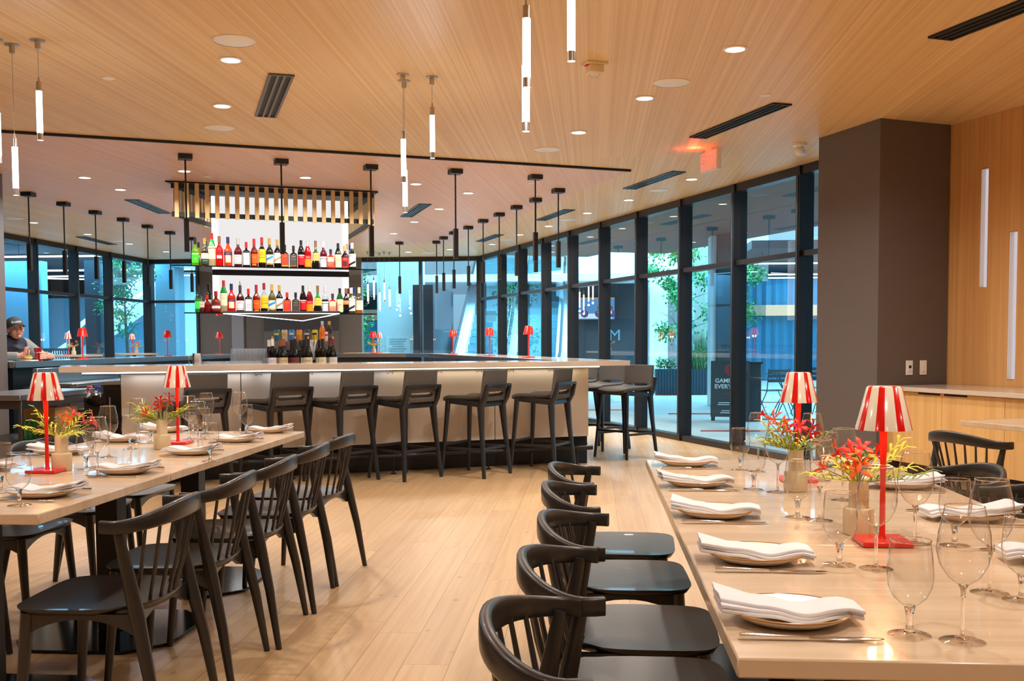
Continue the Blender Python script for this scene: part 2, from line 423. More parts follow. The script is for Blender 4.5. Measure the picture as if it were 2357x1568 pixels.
# backlit panel, brighter along its edges where the lamps sit
m,nt,out=newmat('light_panel'); e=N(nt,'Emission'); tc=N(nt,'TexCoord'); sp=N(nt,'SeparateXYZ'); L(nt,tc.outputs['Generated'],sp.inputs[0])
pg=N(nt,'Math',operation='PINGPONG'); pg.inputs[1].default_value=.5; L(nt,sp.outputs['X'],pg.inputs[0])
mr=N(nt,'MapRange'); mr.inputs['From Min'].default_value=0; mr.inputs['From Max'].default_value=.06; mr.inputs['To Min'].default_value=1.5; mr.inputs['To Max'].default_value=.98
L(nt,pg.outputs[0],mr.inputs['Value']); L(nt,mr.outputs[0],e.inputs[1]); e.inputs[0].default_value=(1,.965,.955,1); L(nt,e.outputs[0],out.inputs['Surface'])

# ------------------------------------------------------------------ room shell
CZ=3.0
C0=Vector((-2.27,21.4,0)); C1=Vector((3.3,8.0,0)); W=(C1-C0).normalized(); WN=Vector((-W.y,W.x,0))  # WN points outdoors (+x,+y)
def hitw(px,off=0):
    d=FV+RV*((px-CX)/F); P=C0+WN*off
    # P + W*s = d*t
    det=d.x*(-W.y)+W.x*d.y; t=(P.x*(-W.y)+W.x*P.y)/det; q=Vector((d.x*t,d.y*t,0)); return (q-P).dot(W)
def wp(s,off=0): return C0+W*s+WN*off
Eend=wp((21.4+4)/(-W.y))          # where the wood wall meets the back wall
XL=-9.3
room=[(XL,21.4),(C0.x,21.4),(Eend.x,-4),(XL,-4)]
big=[(XL-.05,21.45),(C0.x+.05,21.45),(Eend.x+.1,-4.1),(XL-.05,-4.1)]
struct('floor',G().prism(big,-.1,0),'floor_wood')
struct('ceiling',G().prism(big,CZ,CZ+.12),'ceiling_wood')
bp_=[at(1450,391,CZ),at(1178,500,CZ),at(1036,556,CZ),at(820,560,CZ)]
F1=Vector((.39,10.85,0)); dirF=(F1-Vector((-4.857,8.343,0))).normalized()
FL=F1+dirF*(-7.9)
panel=[(FL.x,FL.y),(F1.x,F1.y),(-1.12,14.76),(-2.46,18.2),(-6.82,18.0),(-6.78,FL.y+.3)]
struct('trim_1',G().prism(panel,CZ-.014,CZ),'bar_ceiling_wood')
g=G(); nf=Vector((dirF.y,-dirF.x,0))
g.slab([Vector((FL.x,FL.y,CZ-.022)),Vector((F1.x,F1.y,CZ-.022)),Vector((F1.x,F1.y,CZ)),Vector((FL.x,FL.y,CZ))],nf*.03)
struct('trim_2',g,'vent_dark')
# solid walls
struct('wall_back',G().prism([(XL-.1,-4.1),(Eend.x+.2,-4.1),(Eend.x+.2,-4),(XL-.1,-4)],0,CZ),'wall_wood')
struct('wall_left',G().prism([(XL-.12,-4),(XL,-4),(XL,11.2),(XL-.12,11.2)],0,CZ),'grey_paint')
sA=(Vector((2.925,8.875,0))-C0).dot(W); sB=(Vector((Eend.x,-4,0))-C0).dot(W)
# wood wall on the right with two tall lit niches cut into it
def sY(Y): return (21.4-Y)/(-W.y)
n1=hitw(2257); n2=hitw(2325); nw=.042
Y1=wp(n1).y; Y2=wp(n2).y; za0,za1=aty(2250,662,Y1).z,aty(2257,387,Y1).z; zb0,zb1=aty(2320,875,Y2).z,aty(2325,532,Y2).z
g=G()
def wallbox(s0,s1,z0,z1,o0=0,o1=.12):
    g.slab([wp(s0,o0)+Vector((0,0,z0)),wp(s1,o0)+Vector((0,0,z0)),wp(s1,o0)+Vector((0,0,z1)),wp(s0,o0)+Vector((0,0,z1))],WN*(o1-o0))
wallbox(sA-.4,n1-nw,0,CZ); wallbox(n1-nw,n1+nw,0,za0); wallbox(n1-nw,n1+nw,za1,CZ)
wallbox(n1+nw,n2-nw,0,CZ); wallbox(n2-nw,n2+nw,0,zb0); wallbox(n2-nw,n2+nw,zb1,CZ); wallbox(n2+nw,sB,0,CZ)
struct('wall_right',g,'wall_wood')
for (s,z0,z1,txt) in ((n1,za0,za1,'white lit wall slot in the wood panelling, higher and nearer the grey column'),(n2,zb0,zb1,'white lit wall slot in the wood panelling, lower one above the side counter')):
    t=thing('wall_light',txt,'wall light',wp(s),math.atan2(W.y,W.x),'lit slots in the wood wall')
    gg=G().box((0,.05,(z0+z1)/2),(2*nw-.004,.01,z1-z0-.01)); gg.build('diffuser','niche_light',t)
    gg=G()
    for sx in (-1,1): gg.box((sx*(nw-.003),.028,(z0+z1)/2),(.004,.05,z1-z0-.008))
    gg.box((0,.028,z1-.006),(2*nw-.012,.05,.004)); gg.build('frame','white_plastic',t)
# grey column on the right
cb=[Vector((1.97,9.34,0)),Vector((2.28,8.55,0)),Vector((2.925,8.875,0)),Vector((2.61,9.63,0))]
struct('wall_column_right',G().prism([(p.x,p.y) for p in cb],0,CZ),'grey_paint')
struct('wall_column_left',G().prism([(-6.9,9.93),(-6.035,9.93),(-6.035,10.38),(-6.9,10.38)],0,CZ),'grey_paint')
# far wall, solid middle piece
struct('wall_far',G().prism([(-8.2,21.36),(-4.75,21.36),(-4.75,21.55),(-8.2,21.55)],0,CZ).box((-6.02,21.34,.8),(1.58,.06,1.38)),'grey_paint')
struct('trim_3',G().box((-7.36,21.33,CZ/2),(.25,.08,CZ)),'grey_paint_light')
struct('trim_4',G().box((-6.02,21.345,1.63),(1.58,.03,.29)),'dark_niche')
# windows -------------------------------------------------
wn=[0]
def bay(P,Q,nrm,transom=2.12,mull=True,name=None):
    "one glazed bay from floor point P to Q; mullion stands at Q"
    wn[0]+=1; P=Vector(P);Q=Vector(Q); d=(Q-P).normalized(); ln=(Q-P).length; rz=math.atan2(d.y,d.x); mid=(P+Q)/2
    g=G(); g.box(mid+Vector((0,0,CZ-.045)),(ln,.13,.09),rz); g.box(mid+Vector((0,0,.035)),(ln,.13,.07),rz)
    if transom: g.box(mid+Vector((0,0,transom)),(ln,.11,.055),rz)
    g.box(Q+Vector((0,0,CZ/2)),(.065,.17,CZ-.01),rz)
    f=struct('window_%d'%wn[0],g,'frame_black')
    g=G(); g.box(Q+Vector((0,0,CZ/2))+nrm*-.087,(.02,.01,CZ-.2),rz); g.build('mullion_cap','frame_side',f)
    zz=[.07,transom-.03,transom+.03,CZ-.09] if transom else [.07,CZ-.09]
    for k in range(0,len(zz),2):
        g=G(); a=P+d*.03; b=Q-d*.03
        vs_=[g.bm.verts.new(p) for p in (a+Vector((0,0,zz[k])),b+Vector((0,0,zz[k])),b+Vector((0,0,zz[k+1])),a+Vector((0,0,zz[k+1])))]; g._f(vs_)
        g.build('pane','window_glass',f,smooth=0)
ss=[0]+[hitw(px) for px in (1157,1204,1258,1319,1391,1475,1575,1698,1848)]
ss.append((Vector((2.57,9.62,0))-C0).dot(W)+.05)
for a,b in zip(ss[:-1],ss[1:]): bay(wp(a),wp(b),WN)
struct('trim_5',G().box(C0+Vector((0,0,CZ/2)),(.16,.16,CZ)),'frame_black')
struct('trim_6',G().box((XL,21.4,CZ/2),(.18,.18,CZ)),'frame_black')
bay((XL,21.4,0),(-8.22,21.4,0),Vector((0,1,0)))
bay((-4.73,21.4,0),(-3.51,21.4,0),Vector((0,1,0)),None)
bay((-3.51,21.4,0),(C0.x,21.4,0),Vector((0,1,0)),None)
def hitX(px):
    d=FV+RV*((px-CX)/F); return d.y*XL/d.x
ys=[21.4]+[hitX(px) for px in (255,177,84)]; st=ys[2]-ys[3]
while ys[-1]-st>11.2: ys.append(ys[-1]-st)
ys.append(11.2)
for a,b in zip(ys[:-1],ys[1:]): bay((XL,a,0),(XL,b,0),Vector((-1,0,0)))

# ------------------------------------------------------------------ lights
def area(name,loc,size,en,col,rot=(0,0,0),spread=PI,shape='DISK',sy=None):
    l=bpy.data.lights.new(name,'AREA'); l.shape=shape; l.size=size; l.energy=en; l.color=col; l.spread=spread
    if sy: l.size_y=sy
    o=bpy.data.objects.new(name,l); COL.objects.link(o); o.location=loc; o.rotation_euler=rot; return o
WARM=(1,.93,.83); MID=(1,.94,.86); COOL=(.93,.95,1)
def mk_can():
    t=thing('downlight','','downlight',(0,0,0))
    G().lathe([(.058,0),(.072,0),(.074,-.004),(.058,-.008),(.058,0)],24).build('trim_ring','white_plastic',t)
    G().lathe([(0,-.003),(.058,-.003)],24).build('lens','can_lens',t)
    return t
cans=[((531,137),'large round white recessed downlight nearest the left, beside the three-slot grey vent'),
((511,243),'round recessed downlight between the two flat white ceiling speakers on the left'),
((424,390),'recessed downlight behind the leftmost front black pendant stem'),
((195,405),'recessed downlight in the pink ceiling, farthest left and nearest'),
((277,433),'recessed downlight in the pink ceiling beside the left slotted vent'),
((77,512),'recessed downlight over the left window side, leftmost of four'),
((202,539),'recessed downlight over the left window side, second of four'),
((298,561),'recessed downlight over the left window side, third of four'),
((382,579),'recessed downlight over the left window side, nearest the far corner'),
((703,405),'recessed downlight just above the gold slatted crown'),
((957,420),'recessed downlight in the pink ceiling right of the twin glowing tubes'),
((1078,441),'recessed downlight in the pink ceiling between two black pendants'),
((1011,478),'recessed downlight right of the small blue-grey vent in the pink ceiling'),
((954,508),'recessed downlight below the small blue-grey vent in the pink ceiling'),
((906,535),'farthest recessed downlight in the pink ceiling, right of the crown'),
((940,580),'recessed downlight near the far wall glazing, above the tube chandelier'),
((1692,112),'largest recessed downlight at upper right'),
((1484,225),'recessed downlight beside the flat white speaker at upper right'),
((1332,304),'recessed downlight above the round speaker, third of the diagonal row'),
((1592,412),'recessed downlight just left below the exit sign'),
((1447,460),'recessed downlight in the window row, below the second long vent'),
((1352,490),'recessed downlight in the window row, right of the third long vent'),
((1263,520),'recessed downlight in the window row, behind a black pendant stem'),
((1196,540),'recessed downlight in the window row, left of two pendants'),
((1133,562),'recessed downlight near the end of the window row'),
((1035,574),'farthest recessed downlight at the end of the window row')]
def inpanel(p):
    c=False;n=len(panel);j=n-1
    for i in range(n):
        if (panel[i][1]>p.y)!=(panel[j][1]>p.y) and p.x<(panel[j][0]-panel[i][0])*(p.y-panel[i][1])/(panel[j][1]-panel[i][1])+panel[i][0]: c=not c
        j=i
    return c
KL=1.0
for (px,py),lab in cans:
    p=at(px,py,CZ); z=CZ-.014 if inpanel(p) else CZ
    place('can',mk_can,(p.x,p.y,z),0,lab,'recessed ceiling downlights')
    col=MID if p.x>-5 else COOL
    area('can_or_fill_lamp',(p.x,p.y,z-.012),.11,(40 if p.y>8 else 24)*KL,col,spread=math.radians(150))
# added fill lamps without fixtures, over the tables and behind the camera
for x,y in ((-4.6,3.2),(-4.6,6.0),(-2.1,2.2),(-2.1,4.3),(.7,.9),(.7,2.9),(.85,4.7),(2.6,2.6),(2.7,5.2),(-2.1,-.6),(.7,-1.6),(-4.6,0),(3.6,-.8),(-7,2),(-7,6),(-7,-1.5),(4.6,1.5),(1.9,6.9)):
    area('can_or_fill_lamp',(x,y,CZ-.012),.11,23*KL,WARM,spread=math.radians(150))
# daylight from the plaza
w=bpy.data.worlds.new('World'); SC.world=w; w.use_nodes=True; nt=w.node_tree; bg=nt.nodes['Background']
tc=N(nt,'TexCoord'); sp=N(nt,'SeparateXYZ'); L(nt,tc.outputs['Generated'],sp.inputs[0])
cr=N(nt,'ValToRGB'); cr.color_ramp.elements[0].position=.45; cr.color_ramp.elements[1].position=.75
cr.color_ramp.elements[0].color=(.30,.62,.86,1); cr.color_ramp.elements[1].color=(.50,.80,1,1)
mr=N(nt,'MapRange'); mr.inputs['From Min'].default_value=-1; L(nt,sp.outputs['Z'],mr.inputs['Value']); L(nt,mr.outputs[0],cr.inputs[0]); L(nt,cr.outputs[0],bg.inputs[0]); bg.inputs[1].default_value=1.5
# ------------------------------------------------------------------ things on the ceiling
def mk_spk():
    t=thing('ceiling_speaker','','speaker')
    G().lathe([(.118,0),(.118,-.005),(.112,-.007),(0,-.007)],32).build('grille','white_plastic',t)
    G().lathe([(.118,0),(.124,0),(.124,-.004),(.118,-.007)],32).build('trim_ring','white_plastic',t)
    return t
for (px,py),lab in (((539,93),'largest flat round white ceiling speaker, above the left downlight'),((505,294),'flat round ceiling speaker just above the black ceiling line at left'),
 ((1546,190),'flat round ceiling speaker left of the large right downlight'),((1259,344),'flat round ceiling speaker close above the black line at centre right'),
 ((1517,438),'flat round ceiling speaker below the second long vent'),((1306,506),'flat round ceiling speaker beside the third long vent by the windows'),
 ((1165,552),'flat round ceiling speaker beside the fourth vent by the windows'),((985,582),'farthest flat round ceiling speaker near the end glazing'),
 ((33,503),'flat round ceiling speaker at the far left edge'),((272,555),'flat round ceiling speaker over the left window side')):
    p=at(px,py,CZ); place('spk',mk_spk,(p.x,p.y,CZ),0,lab,'round ceiling speakers')
def mk_cap():
    t=thing('ceiling_sprinkler','','sprinkler cover')
    G().lathe([(.04,0),(.04,-.006),(.035,-.009),(0,-.009)],20).build('disc','white_plastic',t); return t
for (px,py),lab in (((249,179),'small white round sprinkler cover at upper left'),((1762,218),'small white round sprinkler cover at upper right'),
  ((477,402),'small sprinkler cover above the left end of the slatted crown'),((1222,418),'small sprinkler cover beside the fifth front black pendant')):
    p=at(px,py,CZ); place('cap',mk_cap,(p.x,p.y,CZ-(.014 if inpanel(p) else 0)),0,lab,'small round ceiling covers')
def vent(p0,p1,w,n,lab,m='vent_grey'):
    p0=Vector(p0);p1=Vector(p1); d=p1-p0; ln=d.length; rz=math.atan2(d.y,d.x); c=(p0+p1)/2
    z=CZ-(.014 if inpanel(c) else 0)
    t=thing('ceiling_vent',lab,'air vent',(c.x,c.y,z),rz,'slotted ceiling vents')
    G().box((0,0,-.002),(ln-.03,w-.03,.004)).build('duct','vent_dark',t)
    g=G()
    for sy in (-1,1): g.box((0,sy*(w/2-.009),-.006),(ln,.018,.012))
    for sx in (-1,1): g.box((sx*(ln/2-.011),0,-.006),(.022,w-.036,.012))
    g.build('frame',m,t)
    for k in range(n-1):
        y=-w/2+.018+(w-.036)*(k+1)/n
        G().box((0,y,-.007),(ln-.044,.017,.01)).build('slat',m,t)
vent((-2.02,6.785,0),(-2.52,8.02,0),.165,3,'large grey three-slot ceiling vent at upper left')
vent((.912,9.19,0),(1.41,7.95,0),.16,3,'long dark slotted ceiling vent, red-lit beside the exit sign','vent_dark')
vent((.432,12.16,0),(.9,10.985,0),.16,3,'long blue-grey ceiling vent, second from the exit sign','vent_blue')
vent((-.738,15.14,0),(-.29,13.98,0),.16,3,'blue-grey ceiling vent, third along the window wall','vent_blue')
vent((-1.938,18.19,0),(-1.5,17.06,0),.16,3,'farthest blue-grey ceiling vent along the window wall','vent_blue')
vent((2.02,6.34,0),(2.54,5.10,0),.17,3,'black slotted ceiling vent at the upper right corner','vent_dark')
vent((-2.56,14.4,0),(-2.09,13.11,0),.17,4,'blue-grey vent in the pink ceiling right of the slatted crown','vent_blue')
vent((-5.556,12.35,0),(-5.7,13.67,0),.17,4,'blue-grey vent in the pink ceiling left of the slatted crown','vent_blue')
vent((-8.35,16.62,0),(-8.456,17.98,0),.17,3,'blue-grey vent over the left window side','vent_blue')
vent((-8.5,13.1,0),(-8.6,14.2,0),.17,3,'dark vent at the extreme left edge of the ceiling','vent_blue')
# smoke / strobe, dome camera, exit sign
p=at(1369,145,CZ); t=thing('ceiling_alarm','cream square fire strobe with clear dome on the ceiling','alarm',(p.x,p.y,CZ),.4)
G().box((0,0,-.008),(.14,.11,.016)).bevel(.003).build('base_plate','cream_plastic',t)
G().box((0,0,-.04),(.095,.085,.048),taper=1.0).bevel(.006).build('housing','cream_plastic',t)
G().lathe([(0,-.092),(.02,-.088),(.034,-.076),(.036,-.064)],16).build('dome','bowl_glass',t,label='clear dome')
G().box((-.055,0,-.018),(.02,.05,.004)).build('warning_label','sign_red',t)
p=at(1841,331,CZ); t=thing('dome_camera','small white dome camera on the ceiling left of the grey column','camera',(p.x,p.y,CZ))
G().lathe([(0,0),(.06,0),(.062,-.02),(.05,-.03),(0,-.03)],20).build('mount','white_plastic',t)
G().ball((0,0,-.062),.046,16).build('housing','white_plastic',t); G().lathe([(0,0),(.014,.003),(.016,.01)],12,c=(.02,-.03,-.104)).build('lens','switch_blue',t)
pe=Vector((1.09,9.79,0)); t=thing('exit_sign','white exit sign with red outlined letters hanging below the ceiling','exit sign',(pe.x,pe.y,CZ),math.atan2(-.93,.36))
G().box((0,0,-.006),(.12,.05,.012)).build('mount','white_plastic',t)
G().box((0,0,-.105),(.32,.05,.185)).bevel(.008).build('housing','white_plastic',t)
g=G(); g.text('EXIT',.125,mt((-.02,-.027,-.105),0,PI/2),ext=.001); g.slab([(.125,-.027,-.08),(.15,-.027,-.105),(.125,-.027,-.13)],(0,.0015,0))
for a,b in (((0,0,-.028),(.28,.002,.005)),((0,0,-.182),(.28,.002,.005)),((-.14,0,-.105),(.005,.002,.155)),((.14,0,-.105),(.005,.002,.155))): g.box((a[0],-.0265,a[2]),b)
g.build('lettering','exit_red',t)
area('exit_glow',(pe.x-.16,pe.y-.1,CZ-.06),.10,2.2,(1,.05,.02),rot=(PI,0,0))
# ---- black stem pendants around the bar
def mk_pend():
    t=thing('pendant_light','','pendant light')
    G().box((0,0,-.024),(.125,.125,.048)).bevel(.002,1).build('canopy','black_metal',t)
    G().cyl((0,0,-.048),(0,0,-.60),.0085,n=8).build('stem','black_metal',t)
    G().box((0,0,-.745),(.044,.044,.30)).bevel(.002,1).build('shade','black_metal',t)
    return t
front=[(-3.746,9.482),(-2.948,9.836),(-2.168,10.23),(-1.373,10.567),(-.588,11.002)]
fl=['leftmost','second','third','fourth','fifth']
for (x,y),a in zip(front,fl): place('pend',mk_pend,(x,y,CZ-.014),A25,f'black stem pendant, {a} from the left in the front row over the bar','black stem pendants around the bar')
right=[(-.379,12.01),(-.678,12.77),(-.958,13.42),(-1.246,14.15),(-1.54,14.87),(-1.85,15.7),(-2.17,16.45),(-2.44,17.2)]
for i,(x,y) in enumerate(right): place('pend',mk_pend,(x,y,CZ-(.014 if inpanel(Vector((x,y,0))) else 0)),math.radians(22),f'black stem pendant, number {i+1} going away along the window side of the bar','black stem pendants around the bar')
for i,(x,y) in enumerate([(-6.466,11.651),(-6.491,12.503),(-6.502,13.35),(-6.501,14.164),(-6.527,15.021),(-6.557,15.92),(-6.586,16.861)]):
    place('pend',mk_pend,(x,y,CZ-.014),0,f'black stem pendant, number {i+1} going away along the left side of the bar','black stem pendants around the bar')
place('pend',mk_pend,(-3.324,18.0,CZ-.014),0,'black stem pendant alone over the far side of the bar','black stem pendants around the bar')
place('pend',mk_pend,(-2.66,17.9,CZ-.014),0,'farthest black stem pendant of the window side of the bar','black stem pendants around the bar')
# ---- glowing tube pendants
def tube(x,y,ztop,lab,ln=.335,grp='glowing tube pendants'):
    t=thing('tube_light',lab,'pendant light',(x,y,CZ),0,grp)
    G().lathe([(0,0),(.042,0),(.042,-.006),(.016,-.008),(.016,-.05),(0,-.05)],16).build('canopy','nickel',t)
    d=CZ-ztop
    G().cyl((0,0,-.05),(0,0,-d+.02),.0016,n=6).build('cable','nickel',t)
    G().lathe([(0,-d+.03),(.005,-d+.028),(.006,-d+.004),(.015,-d),(.015,-d-.052),(0,-d-.052)],16).build('cap','nickel',t)
    G().lathe([(.017,-d-.052),(.017,-d-ln+.04)],16).build('tube','tube_glow',t)
    G().lathe([(.0165,-d-ln+.04),(.0165,-d-ln),(0,-d-ln)],16).build('end_cap','nickel',t)
    l=bpy.data.lights.new('tube_lamp','POINT'); l.energy=3.0; l.color=(1,.95,.9); l.shadow_soft_size=.02
    o=bpy.data.objects.new('tube_lamp',l); COL.objects.link(o); o.location=(x,y,ztop-ln-.03)
tube(-3.20,5.913,2.76,'glowing tube pendant hanging highest at the left edge, right of its neighbours')
tube(-3.396,5.984,2.455,'glowing tube pendant hanging lowest at the left edge, on the long cable')
tube(-3.43,5.87,2.63,'glowing tube pendant cut by the left edge of the picture')
tube(-1.236,6.872,2.63,'glowing tube pendant at centre, nearer of the overlapping pair')
tube(-1.258,7.041,2.455,'glowing tube pendant at centre, lower of the overlapping pair')
tube(-1.056,6.956,2.80,'single glowing tube pendant right of the centre pair')
tube(-.270,4.40,2.635,'glowing tube pendant at top centre, nearer of the overlapping pair')
tube(-.285,4.58,2.49,'glowing tube pendant at top centre, lower of the overlapping pair')
tube(-.083,4.35,2.725,'glowing tube pendant cut by the top edge of the picture')
for i,(px,y,zt) in enumerate(((846,19.9,2.42),(860,20.1,2.5),(873,20.3,2.28),(884,20.0,2.45),(896,20.2,2.33))):
    q=aty(px,588,y); tube(q.x,y,zt,f'tiny glowing tube pendant near the far glazing, number {i+1} from the left',.42)
# ------------------------------------------------------------------ the bar
E0=Vector((-4.31,8.15,0)); E1=Vector((.38,10.35,0)); BZ=1.055; BT=.05
E2=Vector((-2.05,17.6,0)); XI=-5.98; XO=-6.58
def bp3(s,o): return E0+U*s+V*o      # along / behind the front edge of the countertop
LB=(E1-E0).length
bar=thing('bar_counter','long U-shaped bar with pale stone front panels and light countertop','bar counter',(0,0,0))
inn=(-.434,10.70)
cp=[(E0.x,E0.y),(E1.x,E1.y),(E2.x,E2.y),(-2.9,18.25),(XO,18.25),(XO,10.42),(XI,10.42),(XI,17.6),(-3.15,17.6),(-2.72,17.3),inn,(bp3(0,.66).x,bp3(0,.66).y)]
G().prism(cp,BZ-BT,BZ).bevel(.004,1).build('countertop','counter_stone',bar)
# steel edge rail on the working side
g=G()
def rail(a,b,o=.012,z0=BZ-.062,z1=BZ+.002):
    a=Vector((a[0],a[1],0));b=Vector((b[0],b[1],0)); d=(b-a).normalized(); n=Vector((-d.y,d.x,0))*o
    g.slab([a+Vector((0,0,z0)),b+Vector((0,0,z0)),b+Vector((0,0,z1)),a+Vector((0,0,z1))],n)
rail((XI,10.42),(XI,17.6),-.012); rail((XI,17.6),(-3.15,17.6),-.012); rail((-3.15,17.6),(-2.72,17.3),-.012); rail((-2.72,17.3),inn,-.012)
rail((XO,10.41),(XI,10.41),-.012)
g.build('edge_trim','steel',bar)
def hitbar(px,o):
    d=FV+RV*((px-CX)/F); P=E0+V*o; det=d.x*(-U.y)+U.x*d.y; t=(P.x*(-U.y)+U.x*P.y)/det; return (Vector((d.x*t,d.y*t,0))-P).dot(U)
s0=hitbar(278,.4); s1=hitbar(1355,.4)
seams=[s0]+[hitbar(p,.4) for p in (555,860,1139)]+[s1]
for a,b in zip(seams[:-1],seams[1:]):
    g=G(); g.slab([bp3(a+.004,.4)+Vector((0,0,.285)),bp3(b-.004,.4)+Vector((0,0,.285)),bp3(b-.004,.4)+Vector((0,0,BZ-BT-.002)),bp3(a+.004,.4)+Vector((0,0,BZ-BT-.002))],V*.03)
    g.build('stone_panel','stone',bar)
g=G(); g.slab([bp3(s0+.03,.6),bp3(s1-.06,.6),bp3(s1-.06,.6)+Vector((0,0,.3)),bp3(s0+.03,.6)+Vector((0,0,.3))],V*.03)
g.build('kick_board','black_metal',bar)
g=G(); q=[bp3(s0,.43),bp3(s1,.43),bp3(s1,.6),bp3(s0,.6)]; g.prism([(p.x,p.y) for p in q],.28,BZ-BT-.003)
q2=[Vector(inn+(0,))+Vector((.12,.0,0)),bp3(s1,.44),Vector((-2.45,17.5,0)),Vector((-2.75,17.2,0))]; g.prism([(p.x,p.y) for p in q2],.0,BZ-BT-.003)
g.prism([(-6.3,10.5),(-6.05,10.5),(-6.05,17.6),(-6.3,17.6)],0,BZ-BT-.003); g.prism([(-6.2,17.65),(-2.9,17.65),(-2.9,17.9),(-6.2,17.9)],0,BZ-BT-.003)
g.build('carcass','bar_carcass',bar)
# light strip and rod under the overhang
g=G(); a=hitbar(190,.33); b=hitbar(1380,.33)
g.slab([bp3(a,.33)+Vector((0,0,BZ-BT-.02)),bp3((a+b)*.55,.33)+Vector((0,0,BZ-BT-.02)),bp3((a+b)*.55,.33)+Vector((0,0,BZ-BT-.001)),bp3(a,.33)+Vector((0,0,BZ-BT-.001))],V*.02)
g.build('light_strip','led_white',bar,label='cool white end of the light strip')
g=G(); g.slab([bp3((a+b)*.55,.33)+Vector((0,0,BZ-BT-.02)),bp3(b,.33)+Vector((0,0,BZ-BT-.02)),bp3(b,.33)+Vector((0,0,BZ-BT-.001)),bp3((a+b)*.55,.33)+Vector((0,0,BZ-BT-.001))],V*.02)
g.build('light_strip','led_warm',bar,label='warm yellow end of the light strip')
for s_,c in ((a+.9,COOL),(a+2.0,COOL),(a+3.1,WARM),(a+4.1,WARM)):
    pp=bp3(s_,.345); area('bar_strip_lamp',(pp.x,pp.y,BZ-BT-.024),1.0,.8,c,rot=(0,0,A25),shape='RECTANGLE',sy=.02)
G().cyl(bp3(a,.37)+Vector((0,0,BZ-BT-.026)),bp3(b-.1,.37)+Vector((0,0,BZ-BT-.026)),.005,n=8).build('hook_rail','black_metal',bar)
for px in (516,596,713,838,898,1010,1103,1176,1268):
    s=hitbar(px,.36); g=G()
    for k in (-.03,.03): g.tube([bp3(s+k,.36)+Vector((0,0,BZ-BT-.0)),bp3(s+k,.36)+Vector((0,0,BZ-BT-.045)),bp3(s+k*.8,.345)+Vector((0,0,BZ-BT-.056)),bp3(s+k*.4,.335)+Vector((0,0,BZ-BT-.046))],.0022,n=6)
    g.tube([bp3(s-.013,.335)+Vector((0,0,BZ-BT-.045)),bp3(s,.335)+Vector((0,0,BZ-BT-.039)),bp3(s+.013,.335)+Vector((0,0,BZ-BT-.045))],.0022,n=6)
    g.build('bag_hook','black_metal',bar)
g=G(); g.cyl(bp3(s0+.2,.36)+Vector((0,0,.17)),bp3(s1+.02,.36)+Vector((0,0,.17)),.024,n=14)
dR=(E2-E1).normalized(); nR=Vector((-dR.y,dR.x,0))
g.cyl(E1+nR*.22+dR*.75+Vector((0,0,.17)),E1+nR*.22+dR*5+Vector((0,0,.17)),.024,n=14)
g.build('foot_rail','black_metal',bar)
for k in range(5):
    s=s0+.5+k*.95
    g=G(); g.cyl(bp3(s,.36),bp3(s,.36)+Vector((0,0,.16)),.008,n=8); g.cyl(bp3(s,.36),bp3(s,.36)+Vector((0,0,.008)),.03,n=12); g.cyl(bp3(s,.36)+Vector((0,0,.17)),bp3(s,.61)+Vector((0,0,.17)),.008,n=8); g.build('rail_bracket','black_metal',bar)
q=E1+nR*.22+dR*.85
G().cyl(q,q+Vector((0,0,.16)),.008,n=8).cyl(q,q+Vector((0,0,.008)),.03,n=12).build('rail_bracket','black_metal',bar)
# working ledge behind the front counter
led=thing('bottle_ledge','stainless working ledge behind the front of the bar, bottles and glasses on it','ledge',(0,0,0))
LZ=.985
q=[bp3(1.0,.672),bp3(4.55,.672),bp3(4.35,1.02),bp3(1.0,1.02)]; G().prism([(p.x,p.y) for p in q],LZ-.03,LZ).bevel(.003,1).build('top','steel',led)
g=G()
for s in (1.1,2.2,3.3,4.2):
    for o in (.70,.99): g.cyl(bp3(s,o),bp3(s,o)+Vector((0,0,LZ-.03)),.018,n=8)
g.build('support','steel',led)
rs=thing('can_riser','grey steel riser shelf carrying the row of drink cans','shelf',(0,0,0))
RZ=1.256; sa=hitbar(632,1.2); sb=hitbar(771,1.2)
q=[bp3(sa,1.12),bp3(sb,1.12),bp3(sb,1.30),bp3(sa,1.30)]; G().prism([(p.x,p.y) for p in q],RZ-.085,RZ).build('shelf','steel',rs)
g=G(); q=[bp3(sa+.05,1.14),bp3(sb-.05,1.14),bp3(sb-.05,1.28),bp3(sa+.05,1.28)]; g.prism([(p.x,p.y) for p in q],0,RZ-.085); g.build('support','steel_dark',rs)

# ------------------------------------------------------------------ slatted crown, light box, shelves
SA=Vector((-4.50,10.98,0)); SB=Vector((-2.50,11.96,0)); US=(SB-SA).normalized(); VS=Vector((-US.y,US.x,0))
dRt=Vector((-.37,.93,0)).normalized(); TOPZ=CZ-.014
crown=thing('slatted_crown','gold wooden slatted box hanging from the ceiling above the lit bottle shelves','ceiling box',(0,0,0))
pl=[SA-US*.06,SB+US*.05,SB+dRt*2.0,SA+Vector((0,2.05,0))]
G().prism([(p.x,p.y) for p in pl],TOPZ-.016,TOPZ).build('top_plate','vent_dark',crown)
def slats(P,d,ln,n,skip0=False):
    nrm=Vector((d.y,-d.x,0)); rz=math.atan2(d.y,d.x)
    for k in range(n):
        p=P+d*(ln*(k+.5)/n)
        g=G(); g.box(Vector((p.x,p.y,(2.60+TOPZ-.016)/2)),(.044,.022,TOPZ-.016-2.60),rz); g.build('slat','gold_slat',crown)
LF=(SB-SA).length
slats(SA,US,LF,21); slats(SB,dRt,1.95,18); slats(SA+Vector((0,.05,0)),Vector((0,1,0)),1.95,18)
g=G()
